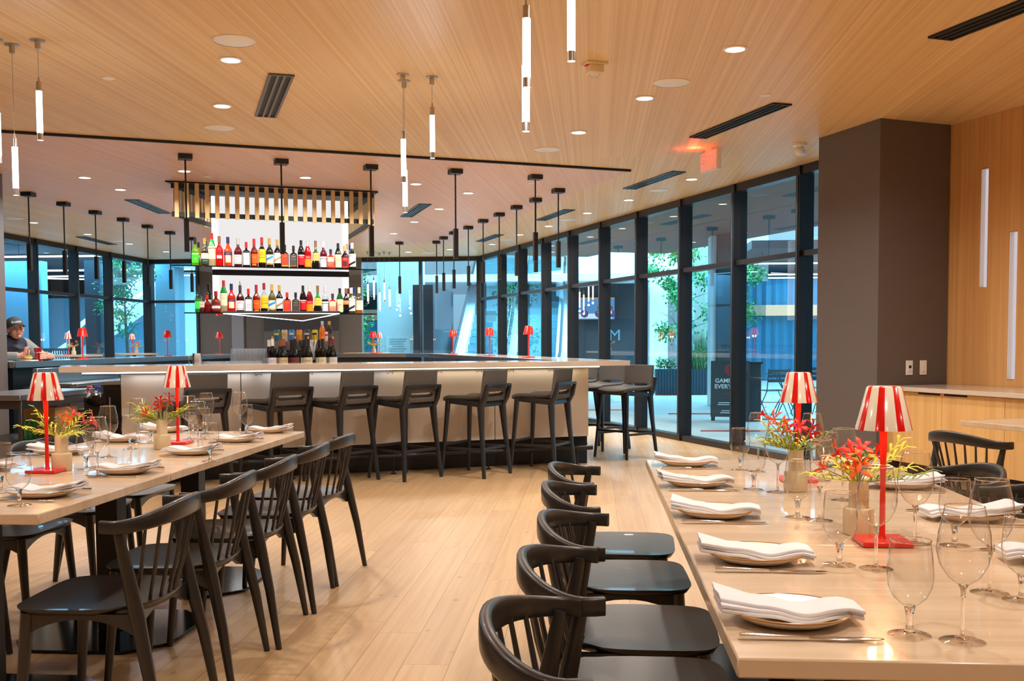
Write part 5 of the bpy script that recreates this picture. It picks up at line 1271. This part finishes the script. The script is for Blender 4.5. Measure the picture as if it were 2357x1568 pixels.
for (x,y),c,desc in (((-4.47,8.95),(20,70,200),'spray bottle with blue trigger on the floor stand by the bin'),((-4.55,8.83),(220,30,40),'white spray bottle with red label beside the blue-trigger one')):
    t=thing('spray_bottle',desc,'bottle',(x,y,.813),0,'cleaning bottles on the worktable'); t.location=(aty(222 if c[2]>100 else 208,940,9.62).x,9.62+(x+4.47)*.5,.6215)
    G().lathe([(0,0),(.035,0),(.036,.01),(.035,.12),(.014,.16),(.013,.175)],14).build('body','white_plastic',t)
    G().tube([(0,.0,.17),(0,0,.205),(.03,0,.21),(.045,0,.205)],[.012,.012,.009,.007],n=8).tube([(.01,0,.19),(.028,0,.175),(.026,0,.155)],[.005,.005,.004],n=6).build('trigger',cmat(c,'plastic'),t)
    G().lathe([(.0362,.03),(.0362,.09)],14,a0=-PI,a1=0).build('label',cmat(c,'plastic'),t)

# ------------------------------------------------------------------ the guest at the left side of the bar
YP=11.0
HC=aty(35,757,YP); hy=math.atan2(-.70,.72)-PI/2
HM=Matrix.Translation(HC)@Matrix.Rotation(hy,4,'Z')@Matrix.Rotation(math.radians(8),4,'Y')@Matrix.Rotation(math.radians(6),4,'X')
per=thing('person','man in black cap and dark vest leaning on the bar beside a red cup','person',(0,0,0))
def remesh(o,vox,it=4,f=.5):
    r=o.modifiers.new('remesh','REMESH'); r.mode='VOXEL'; r.voxel_size=vox; r.use_smooth_shade=True
    s=o.modifiers.new('smooth','SMOOTH'); s.iterations=it; s.factor=f
g=G()
def hb(c,r,sc=(1,1,1),rz=0,rx=0): 
    m=HM@Matrix.Translation(c)@Matrix.Rotation(rz,4,'Z')@Matrix.Rotation(rx,4,'X')@Matrix.Diagonal((r*sc[0],r*sc[1],r*sc[2],1))
    bmesh.ops.create_uvsphere(g.bm,u_segments=20,v_segments=14,radius=1,matrix=m)
hb((0,-.005,.03),.095,(.84,1.02,.98)); hb((0,.018,-.045),.07,(.92,.95,1.0)); hb((0,.045,-.085),.036,(1.05,.8,.75)); hb((0,.03,-.06),.062,(.95,.85,.75))
hb((0,.089,-.012),.012,(.85,1.0,2.0),0,.25); hb((0,.101,-.034),.0125,(1.2,.9,.8)); hb((.010,.094,-.037),.0075); hb((-.010,.094,-.037),.0075)
hb((.032,.080,.022),.016,(1.5,.6,.55)); hb((-.032,.080,.022),.016,(1.5,.6,.55)); hb((.040,.066,-.03),.026,(1,.8,.9)); hb((-.040,.066,-.03),.026,(1,.8,.9))
hb((0,.088,-.063),.019,(1.3,.5,.28)); hb((0,.086,-.073),.018,(1.1,.5,.3)); hb((0,.082,-.095),.018,(1.1,.7,.7))
for sx in (-1,1): hb((sx*.082,-.005,-.012),.024,(.35,.75,1.25)); hb((sx*.085,.0,-.03),.010,(.6,.8,1))
SHN=Vector((-6.40,10.83,1.235)); SHF=Vector((-6.34,11.24,1.235)); HIP=Vector((-7.02,11.06,.80)); CH=Vector((-6.78,11.04,1.07))
nb=HM@Vector((0,-.03,-.06))
g.tube([nb,(nb+Vector((-6.38,11.03,1.26)))/2,Vector((-6.40,11.03,1.24))],[.055,.058,.07],n=16)
g.tube([HIP,CH,Vector((-6.42,11.03,1.20))],[.16,.155,.11],n=20); g.tube([SHN,(SHN+SHF)/2,SHF],[.06,.10,.06],n=16)
for y in (10.95,11.17): g.tube([HIP+Vector((0,y-11.06,0)),Vector((-6.72,y-.02,.72)),Vector((-6.66,y-.02,.40)),Vector((-6.70,y-.02,.1))],[.10,.075,.055,.045],n=14); g.tube([Vector((-6.74,y-.02,.06)),Vector((-6.56,y-.02,.05))],[.05,.035],n=12)
EN=Vector((-6.34,10.72,1.105)); WRN=aty(47,819,10.80); EF=Vector((-6.20,11.36,1.10)); WRF=Vector((-6.0,11.22,1.10))
g.tube([SHN,EN,WRN],[.055,.045,.030],n=14); g.tube([SHF,EF,WRF],[.055,.045,.030],n=14)
# near hand, index finger pointing right
hd=(aty(60,812,10.84)); g.tube([WRN,hd],1,n=14,flat=[(.022,.030),(.020,.040)],up=(0,1,0))
def finger(pts,r): g.tube(pts,r,n=10); g.ball(pts[-1],r[-1]*1.0,8); g.ball(pts[0],r[0],8)
P=lambda px,py,y=10.84: aty(px,py,y)
finger([P(61,804,10.82),P(65,800,10.83),P(69,798.5,10.84)],[.0095,.0085,.007])
finger([P(63,808),P(67,807,10.80),P(66.5,812,10.79)],[.0098,.0088,.008]); finger([P(63,812),P(67,812,10.80),P(66,816,10.79)],[.0095,.0085,.0075]); finger([P(62,816),P(65.5,816.5,10.80),P(64,819,10.79)],[.009,.008,.007])
finger([P(56,806,10.80),P(58,801,10.79),P(62,799.5,10.80)],[.0105,.009,.008])
# far hand closed round the cup
CU=Vector((aty(88,829,YP).x,YP,BZ+.0015))
hf=Vector((CU.x+.052,YP+.07,1.115)); g.tube([WRF,hf],1,n=14,flat=[(.022,.028),(.020,.036)],up=(0,0,1))
for k in range(4): 
    z=1.145-.021*k; r_=.040
    finger([hf+Vector((.012,-.02,z-1.115)),Vector((CU.x+.054,YP-.002,z)),Vector((CU.x+.040,YP-.034,z-.002))],[.0092,.0085,.0072])
finger([hf+Vector((-.02,-.01,.03)),Vector((CU.x-.004,YP+.055,1.16)),Vector((CU.x-.03,YP+.045,1.165))],[.0105,.009,.0078])
o=g.build('body','skin',per,smooth=60); remesh(o,.0055,3)
g=G(); g.tube([HM@Vector((-.024,.0925,-.0675)),HM@Vector((0,.0995,-.066)),HM@Vector((.024,.0925,-.0675))],[.0015,.0028,.0015],n=6); g.build('mouth',cmat((150,70,66),'lip'),per)
# face details
for sx in (-1,1):
    q=HM@Vector((sx*.031,.0855,.004)); G().ball(q,.0075,10).build('eye','eye_dark',per)
    g=G(); g.tube([HM@Vector((sx*.018,.0935,.022)),HM@Vector((sx*.033,.092,.027)),HM@Vector((sx*.048,.082,.022))],[.003,.004,.002],n=6); g.build('eyebrow','hair_grey',per)
g=G()
def hb2(c,r,sc,m=None):
    mm=HM@Matrix.Translation(c)@Matrix.Diagonal((r*sc[0],r*sc[1],r*sc[2],1)); bmesh.ops.create_uvsphere(g.bm,u_segments=18,v_segments=12,radius=1,matrix=mm)
hb2((0,-.055,-.02),.07,(1.10,.6,.75)); o=g.build('hair','hair_grey',per); 
# cap: crown and brim
g=G(); rows=[]
for i in range(8):
    a=(PI/2)*i/7; r=math.cos(a); z=math.sin(a); row=[]
    for k in range(28):
        b=2*PI*k/28; x=.094*r*math.cos(b); y=.112*r*math.sin(b)-.004; zz=.028+.108*z**.9+(.012 if math.sin(b)>0 else -.006)*math.sin(b)*r*0
        row.append(g.bm.verts.new(HM@Vector((x,y,zz))))
    rows.append(row)
for a,b in zip(rows[:-1],rows[1:]):
    for k in range(28): g._f([a[k],a[(k+1)%28],b[(k+1)%28],b[k]])
lo=[g.bm.verts.new(HM@Vector((.093*math.cos(2*PI*k/28),.111*math.sin(2*PI*k/28)-.004,.012+(.010*math.sin(2*PI*k/28))))) for k in range(28)]
for k in range(28): g._f([lo[k],lo[(k+1)%28],rows[0][(k+1)%28],rows[0][k]])
cp_=g.build('cap','cap_cloth',per,smooth=70)
g=G()
def brim(u,v):
    x=(u-.5)*2; w=.086-.010*v; y=.096+ v*.076*(1-.35*x*x) - .045*x*x*(1-v); z=.030-.004*v-.022*x*x
    return HM@Vector((x*w,y,z))
g.grid(brim,14,6,.004); g.build('brim','cap_cloth',cp_,label='dark curved brim')
g=G(); 
me=textmesh('Boston',.042,'CENTER',0)
vm=[]
for v in me.vertices:
    z=.066+v.co.y*.85; a_=math.asin(min(1,max(0,(z-.028)/.108))**(1/.9)); r=math.cos(a_); b_=PI/2+v.co.x/.10
    vm.append(g.bm.verts.new(HM@Vector((.0965*r*math.cos(b_),.1150*r*math.sin(b_)-.004+.001,z))))
for f in me.polygons: g._f([vm[i] for i in f.vertices])
g.build('cap_lettering','white_print',cp_)
g=G(); g.tube([HIP+Vector((0,0,.0)),CH,Vector((-6.43,11.03,1.21))],[.17,.165,.12],n=24); g.tube([SHN+Vector((0,.05,0)),(SHN+SHF)/2,SHF-Vector((0,.05,0))],[.085,.12,.085],n=18)
g.tube([Vector((-6.44,11.03,1.20)),Vector((-6.28,11.02,1.235)),nb+Vector((-.05,0,-.045))],[.11,.09,.066],n=18)
o=g.build('vest','vest_cloth',per); remesh(o,.012,3)
for S_,E_,Wr in ((SHN,EN,WRN),(SHF,EF,WRF)):
    g=G(); g.tube([S_,E_,Wr+(E_-Wr)*.08],[.085,.062,.042],n=18); g.ball(E_,.06,14); g.ball(S_,.08,14); o=g.build('sleeve','sleeve_cloth',per); remesh(o,.009,3)
g=G()
for y in (10.95,11.17): g.tube([HIP+Vector((0,y-11.06,.0)),Vector((-6.70,y-.02,.72)),Vector((-6.65,y-.02,.40)),Vector((-6.69,y-.02,.10))],[.12,.095,.075,.065],n=14); g.ball(Vector((-6.70,y-.02,.72)),.095,14)
o=g.build('trousers','vest_cloth',per); remesh(o,.014,3)
place('stool',mk_stool,(-7.08,11.06,0),-PI/2,'bar stool under the man in the black cap','bar stools on the left side')
t=thing('drink_cup','tall red plastic cup with white script held by the seated man','cup',CU,math.atan2(CU.y,CU.x)-PI/2)
G().lathe([(0,.004),(.027,.004),(.030,.08),(.039,.142),(.041,.142),(.032,.08),(.029,0),(0,0)],28).build('body','red_cup',t)
g=G(); g.text('Coca-Cola',.022,Matrix.Translation((0,-.0405,.092))@Matrix.Rotation(PI/2,4,'X'),bend=.038); g.build('lettering','white_print',t)
fp=aty(64,830,10.93); t=thing('food_plate','white tray with a sandwich and greens in front of the seated man','plate',(fp.x,fp.y,BZ+.0015))
G().box((0,0,.006),(.20,.24,.012)).bevel(.004,1).build('tray','white_plastic',t); g=G(); g.ball((.0,-.02,.035),.05,14,(1.3,1,.5)); g.ball((-.03,.05,.03),.035,12,(1.2,1,.6)); g.build('sandwich','food',t); g=G(); g.ball((.02,-.03,.055),.028,10,(1.5,1,.4)); g.build('greens','food_green',t)

# ------------------------------------------------------------------ outside: plaza, escalators, trees, shops
def ebox(name,lab,cat,x0,x1,y0,y1,z0,z1,m,group=None):
    t=G().box(((x0+x1)/2,(y0+y1)/2,(z0+z1)/2),(x1-x0,y1-y0,z1-z0)).build(name,m); tag(t,lab,cat,group); return t
def sbox(name,x0,x1,y0,y1,z0,z1,m): return struct(name,G().box(((x0+x1)/2,(y0+y1)/2,(z0+z1)/2),(x1-x0,y1-y0,z1-z0)),m)
struct('floor_plaza',G().box((0,25,-.16),(90,90,.25)),'paver')
g=G()
for k,(x0,x1,y) in enumerate(((1.55,3.4,14.95),(1.35,2.6,18.5),(1.5,2.2,24.9),(3.4,6,22),(2.6,4.6,17.2),(4,7,19),(-.1,.6,19.5))): g.box(((x0+x1)/2,y,-.030),(x1-x0,.12,.016))
struct('trim_7',g,'red_paver')
g=G(); q=[wp(-3,.12),wp(25,.12),wp(25,5.0),wp(-1.6,5.0),wp(-1.6,3.6),wp(-3,3.6)]; g.prism([(p.x,p.y) for p in q],3.3,3.5); struct('ceiling_dark_backing',g,'backing_black')  # added dark slab, keeps the upper panes dark so the room reflects in them
sbox('ceiling_store',3.9,14,26,40,3.5,3.7,'ext_dark')
sbox('ceiling_hall',-24,-8.9,22,44,3.5,3.7,'ext_dark')
sbox('wall_hall',-26,-8,44,44.2,0,4,'ext_dark'); sbox('wall_hall_side',-26,-25.8,8,44,0,6,'ext_blue_wall')
def strip(x0,x1,y,z,lab,x2=None,y2=None):
    t=thing('strip_light',lab,'strip light',((x0+x1)/2,y,z),0,'long strip lights in the hall outside')
    ln=x1-x0; G().box((0,0,0),(ln,.07,.035)).build('diffuser','strip_light',t); g=G(); g.box((0,0,.03),(ln,.09,.025))
    for sx in (-.45,0,.45): g.cyl((sx*ln,0,.04),(sx*ln,0,.30),.006,n=6)
    g.build('housing','ext_dark',t)
    if y2: t.rotation_euler.z=math.atan2(y2-y,ln)
for i,(y,x0,x1,y2) in enumerate(((22.6,-15,-10.6,None),(27.0,-15.6,-10.0,None),(29.3,-17,-10.4,None),(30.6,-17,-14.0,32.5),(34.0,-16,-11.6,None),(36.5,-18,-12.4,None),(37.5,-18,-13.6,39.5),(41.2,-19,-14.6,None))):
    strip(x0,x1,y,3.2,f'glowing strip light outside the left and far windows, number {i+1} going away',None,y2)
for i,(y,x0,x1) in enumerate(((26.9,4.1,8.0),(31.4,4.6,9.5),(33.0,4.8,10),(38.0,5.4,12))): strip(x0,x1,y,3.2,f'glowing strip light outside the right windows beside the grey column, number {i+1} going away')
# shop on the right with curtains and a lit band
sbox('wall_store_back',4.9,14,38.8,39,0,4,'ext_dark')
def curtain(x0,x1,y,z0,z1,lab):
    g=G(); n=int((x1-x0)/.06)
    def fn(u,v): x=x0+(x1-x0)*u; return (x,y+.05*math.sin(x*22),z0+(z1-z0)*v)
    g.grid(fn,n,1); t=g.build('curtain','ext_teal'); tag(t,lab,'curtain','teal curtains in the shops outside')
curtain(4.9,9.2,34.4,0,2.05,'teal curtain below the lit band of the shop outside the right windows')
curtain(4.9,9.2,34.4,2.4,3.3,'teal cloth above the lit band of the shop outside the right windows')
curtain(-14.5,-11.8,35.5,0,2.0,'teal curtain in the hall behind the far left window')
curtain(-7.2,-5.3,27,0,1.8,'teal curtain behind the tree outside the far glazing')
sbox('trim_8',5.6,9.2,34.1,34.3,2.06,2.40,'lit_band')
sbox('trim_9',4.9,5.58,34.1,34.3,2.06,2.40,'ext_band')
sbox('trim_10',-7.2,-5.2,26.8,26.95,1.82,2.1,'ext_band')
# escalators climbing away
def escal(x,y0,n,lab,up=1,w=1.0,rise=.2,run=.36):
    t=thing('escalator',lab,'escalator',(0,0,0),0,'escalators beyond the far glazing')
    for k in range(n): G().box((x,y0+run*k+run,rise*(k+.5)),(w,run*2,rise-.012)).build('step','stair_riser',t)
    for sx in (-1,1):
        X=x+sx*(w/2+.15); Z1=rise*n; Y1=y0+run*n
        pts=[(X,y0-1.0,-.03),(X,y0+1.2,-.03),(X,Y1+.5,Z1-.9),(X,Y1+.5,Z1+.42),(X,y0,.45),(X,y0-1.0,.35)]
        G().slab([Vector(p)+Vector((-.14,0,0)) for p in pts],(.28,0,0)).build('balustrade','ext_white',t)
        gp=[(X,y0-.9,.35),(X,y0,.45),(X,Y1+.4,Z1+.42),(X,Y1+.4,Z1+.98),(X,y0,.95),(X,y0-.8,.88)]
        g=G(); g._f([g.bm.verts.new(p) for p in gp]); g.build('glass_panel','escalator_glass',t,smooth=0)
        G().tube([(X,y0-.85,.60),(X,y0-.9,.85),(X,y0-.5,.96),(X,y0,1.0),(X,Y1+.4,Z1+1.03)],.035,n=8).build('handrail','ext_dark',t)
escal(-2.74,25.6,24,'escalator beyond the corner of the glazing, left one'); escal(-1.42,25.6,24,'escalator beyond the corner of the glazing, right one')
# dark shop with the television
sbox('wall_tv',-.55,1.35,30,30.4,0,2.95,'ext_dark'); sbox('wall_upper',-.6,5,30.2,30.5,2.96,7,'ext_white'); sbox('wall_pier',1.62,2.12,29.4,30.1,0,2.95,'ext_white')
sbox('wall_column_tan',2.45,3.3,28.2,28.9,0,5.0,'ext_tan'); sbox('wall_column_dark',2.44,2.93,20.6,21.2,-.02,3.3,'sign_board'); sbox('wall_column_edge',2.32,2.43,20.7,21.2,-.02,3.3,'ext_white')
sbox('wall_back_far',-30,30,46,46.3,0,5.2,'ext_white')
sbox('wall_column_white',-5.3,-4.25,25.6,26.5,0,4.2,'ext_white')
sbox('wall_bar_reflection',-4.2,-3.72,24.4,28,0,2.6,'ext_dark'); sbox('ceiling_far',-8.6,1.4,28.5,36,2.9,3.1,'ext_white')  # the dark box stands in for the bar's reflection in the glass
t=G().box((-4.78,25.58,.95),(.62,.02,.95)).build('wall_poster','paper_white'); tag(t,'pale text poster on the white column outside the far glazing','poster')
g=G()
for k in range(11): g.box((-4.78-.02*(k%3),25.565,1.33-.06*k),(.44-.05*(k%4),.004,.012))
gg=g.build('text_lines','ext_blue_wall',t)
tv=thing('television','wall television showing two seated presenters, behind the right windows','television',(.10,29.9,2.19))
G().box((0,0,0),(1.14,.06,.66)).build('housing','black_print',tv); G().box((0,-.034,.0),(1.10,.006,.62)).build('screen','screen_blue',tv)
g=G()
G().box((0,-.040,-.215),(.98,.004,.14)).build('caption_bar','screen_white',tv); G().box((0,-.040,.29),(1.1,.004,.03)).build('title_bar','screen_orange',tv)
for x,c in ((-.30,'screen_purple'),(.10,'screen_purple'),(.46,'screen_purple')):
    G().ball((x,-.042,-.15),.12,12,(.9,.02,.9)).build('presenter_picture',c,tv); G().ball((x,-.046,.02),.048,12,(.9,.02,1.2)).build('presenter_face','screen_skin',tv); G().ball((x,-.046,-.11),.028,10,(.7,.02,1.8)).build('presenter_shirt','screen_white',tv)
t=G().text('M',.45,mt((.66,29.97,1.42),0,PI/2),ext=.01).build('wall_letter','ext_blue_wall'); tag(t,'large pale letter M on the dark wall below the television','letter')
# trees
def tree(x,y,z0,z1,r,lab,seed,n=420,trunk=True):
    rnd=random.Random(seed); t=thing('potted_tree',lab,'tree',(x,y,0),0,'green trees outside the glazing')
    g=G(); g.tube([(0,0,0),(.03,.02,z0*.6),(0,0,z0+.3),(-.03,.03,(z0+z1)/2)],[.05,.045,.03,.015],n=8)
    for k in range(7):
        a=k*2.2; zz=z0+(z1-z0)*(.1+.1*k); g.tube([(0,0,zz-.3),(.3*r*math.cos(a),.3*r*math.sin(a),zz),(.75*r*math.cos(a),.75*r*math.sin(a),zz+.15)],[.016,.010,.004],n=6)
    g.build('trunk','tree_bark',t)
    g=G(); 
    cl=[(rnd.gauss(0,.38)*r,rnd.gauss(0,.38)*r,rnd.uniform(z0,z1)) for _ in range(22)]
    for k in range(n):
        c=cl[k%22]; p=Vector((c[0]+rnd.gauss(0,.12),c[1]+rnd.gauss(0,.12),c[2]+rnd.gauss(0,.10))); d=Vector((rnd.gauss(0,1),rnd.gauss(0,1),rnd.gauss(-.3,.6))).normalized(); petal(g,p,d,Vector((rnd.gauss(0,1),rnd.gauss(0,1),2)).normalized(),rnd.uniform(.07,.12),rnd.uniform(.02,.032))
    g.build('foliage','tree_leaf',t); return t
tree(2.15,25.7,1.35,3.7,1.0,'leafy green tree behind the right windows, in the long planter',3,2600)
tree(3.55,26.4,1.3,3.3,.75,'leafy tree right of the tan column outside the right windows',4,1400)
tree(-5.75,24.2,1.2,2.9,.55,'green tree at the left side of the far right glazing',5,1200)
tree(-11.1,24.2,1.5,3.2,.75,'dark leafy tree outside the left windows',6,1500)
# planter with shrubs and grasses
t=thing('long_planter','long blue-grey ribbed planter with shrubs outside the right windows','planter',(2.35,25.4,0))
g=G(); g.box((0,0,.28),(1.65,.5,.60))
for k in range(24): g.box((-.79+k*.0687,-.262,.28),(.035,.025,.58))
g.build('box','planter',t)
g=G(); rnd=random.Random(5)
for k in range(140):
    p=Vector((rnd.uniform(-.78,-.35),rnd.uniform(-.2,.2),.58+rnd.random()*.22)); petal(g,p,Vector((rnd.gauss(0,1),rnd.gauss(0,1),.6)).normalized(),Vector((0,0,1)),.10,.03)
g.build('shrub','grass',t)
g=G()
for k in range(240):
    x,y=rnd.uniform(-.1,.8),rnd.uniform(-.2,.2); g.tube([(x,y,.55),(x+rnd.gauss(0,.04),y,.95),(x+rnd.gauss(0,.10),y,1.25+rnd.random()*.3)],[.007,.005,.002],n=3,caps=False)
o=g.build('grasses','grass',t); o['kind']='stuff'
# sandwich board
sg=thing('sandwich_board','dark standing sign board with red emblem and white words outside the right windows','sign',(2.19,16.75,0),-.12)
for sy,nm in ((-1,'front_panel'),(1,'rear_panel')):
    g=G(); q=[(-.30,sy*.26,.06),(.30,sy*.26,.06),(.30,sy*.05,.93),(-.30,sy*.05,.93)]; g.slab(q,(0,sy*.025,0)); 
    for sx in (-1,1): g.box((sx*.26,sy*.275,.03),(.06,.05,.06))
    fp_=g.build(nm,'sign_board',sg)
    if sy<0: front_panel=fp_
tilt=math.atan2(.21,.87); Mx=lambda z,x=0: Matrix.Translation((x,-.2885+.21*(z-.06)/.87-.002,z))@Matrix.Rotation(PI/2-tilt,4,'X')
g=G(); g.text('GAME DAY',.094,Mx(.62),font_w=.002); g.text('EVERY DAY',.094,Mx(.53),font_w=.002)
for z,w_ in ((.28,.36),(.25,.38),(.155,.26),(.125,.30)):
    m=Mx(z); v=[m@Vector(p) for p in ((-w_/2,-.006,0),(w_/2,-.006,0),(w_/2,.006,0),(-w_/2,.006,0))]; g._f([g.bm.verts.new(p) for p in v])
g.build('lettering','white_print',front_panel)
g=G()
for r0,r1,a0,a1 in ((.060,.080,.3,5.2),(.030,.048,2.4,7.6)):
    n=22; m=Mx(.79)
    A_=[(g.bm.verts.new(m@Vector((r0*math.cos(a0+(a1-a0)*k/n),r0*math.sin(a0+(a1-a0)*k/n)*1.1,0))),g.bm.verts.new(m@Vector((r1*math.cos(a0+(a1-a0)*k/n),r1*math.sin(a0+(a1-a0)*k/n)*1.1,0)))) for k in range(n+1)]
    for a,b in zip(A_[:-1],A_[1:]): g._f([a[0],b[0],b[1],a[1]])
m=Mx(.415); g._f([g.bm.verts.new(m@Vector(p)) for p in ((-.075,-.006,0),(.075,-.006,0),(.075,.006,0),(-.075,.006,0))])
g.build('emblem','sign_red',front_panel)
t=thing('service_podium','dark upright podium right of the sandwich board outside','podium',(2.56,16.9,0)); G().box((0,0,.43),(.24,.3,.92)).bevel(.01,1).build('body','sign_board',t); G().box((0,0,.90),(.28,.34,.03)).build('top','ext_dark',t)
# bistro furniture
def mk_bistro():
    t=thing('folding_chair','','chair')
    for sx in (-.19,.19): G().tube([(sx,-.22,0),(sx,.18,.45)],.009,n=6).build('leg','sign_board',t); G().tube([(sx,.22,0),(sx,-.18,.45),(sx,-.24,.82)],.009,n=6).build('leg','sign_board',t)
    g=G()
    for k in range(6): g.box((0,-.17+.066*k,.455),(.38,.045,.012))
    g.build('seat','sign_board',t); g=G()
    for k in range(3): g.box((0,-.20-.018*k,.62+.08*k),(.38,.012,.05))
    g.build('backrest','sign_board',t); return t
def mk_bt():
    t=thing('bistro_table','','table'); G().lathe([(0,.72),(.34,.72),(.34,.735),(0,.735)],24).build('tabletop','sign_board',t)
    for k in range(4):
        a=k*PI/2+.4; G().tube([(.26*math.cos(a),.26*math.sin(a),0),(-.2*math.cos(a),-.2*math.sin(a),.72)],.009,n=6).build('leg','sign_board',t)
    return t
for (x,y,r_),lab in (((3.0,17.6,.3),'dark folding chair outside, right of the sandwich board'),((3.75,18.6,2.6),'dark folding chair outside, beyond the bistro table')): place('bis',mk_bistro,(x,y,-.03),r_,lab,'folding chairs on the plaza')
place('bt',mk_bt,(3.3,18.2,-.03),0,'round dark bistro table on the plaza behind the right windows')
# things beyond the left windows
def parallelo(x0,y0,z0,x1,y1,z1,h,w,m,name,lab,grp):
    d=Vector((x1-x0,y1-y0,0)).normalized(); n=Vector((-d.y,d.x,0))*w
    t=thing('escalator',lab,'escalator',(0,0,0),0,grp); G().slab([(x0,y0,z0),(x1,y1,z1),(x1,y1,z1+h),(x0,y0,z0+h)],n).build('balustrade',m,t)
parallelo(-13.2,22.6,-.3,-12.0,29.5,2.75,.55,.2,'ext_white','escalator_side','broad pale escalator side rising outside the left windows, lower one','escalator sides outside the left windows')
parallelo(-12.6,24.6,1.0,-12.6,29.5,2.9,.5,.2,'ext_white','escalator_side','narrow pale escalator side outside the left windows, upper one','escalator sides outside the left windows')
sbox('wall_left_far',-20,-12.6,32.2,32.4,0,2.7,'ext_blue_wall'); sbox('wall_left_near',-16,-13.6,25.0,25.3,0,3.3,'ext_blue_wall'); sbox('wall_left_light',-12.7,-9.8,31,31.2,0,3.4,'ext_white')
sbox('wall_left_post',-12.5,-12.1,25.0,25.4,0,3.3,'ext_dark')
sbox('wall_hall_column',-10.7,-10.2,25.0,25.6,0,3.45,'ext_blue_wall')
t=thing('railing','thin dark railing outside the left windows','railing',(-11.6,19.5,0)); G().box((0,0,1.12),(.05,6,.06)).build('top_rail','ext_dark',t)
for k in range(60): G().box((0,-2.95+k*.1,.53),(.02,.02,1.14)).build('baluster','ext_dark',t)
# added area lamps that brighten the plaza and hall in a daylight blue
FILL_COL=(.34,.78,1.0)
area('outdoor_fill',(1.5,27,6.5),7,3300,FILL_COL,shape='SQUARE'); area('outdoor_fill',(-13,26.5,3.4),5,1500,(.20,.64,1),shape='SQUARE'); area('outdoor_fill',(4.8,17,3.2),3,380,(.50,.85,1),shape='SQUARE')
area('outdoor_fill',(-2.2,25,6.8),4,1700,FILL_COL,shape='SQUARE'); area('outdoor_fill',(7.5,32,3.4),4,460,(.30,.72,1),shape='SQUARE')
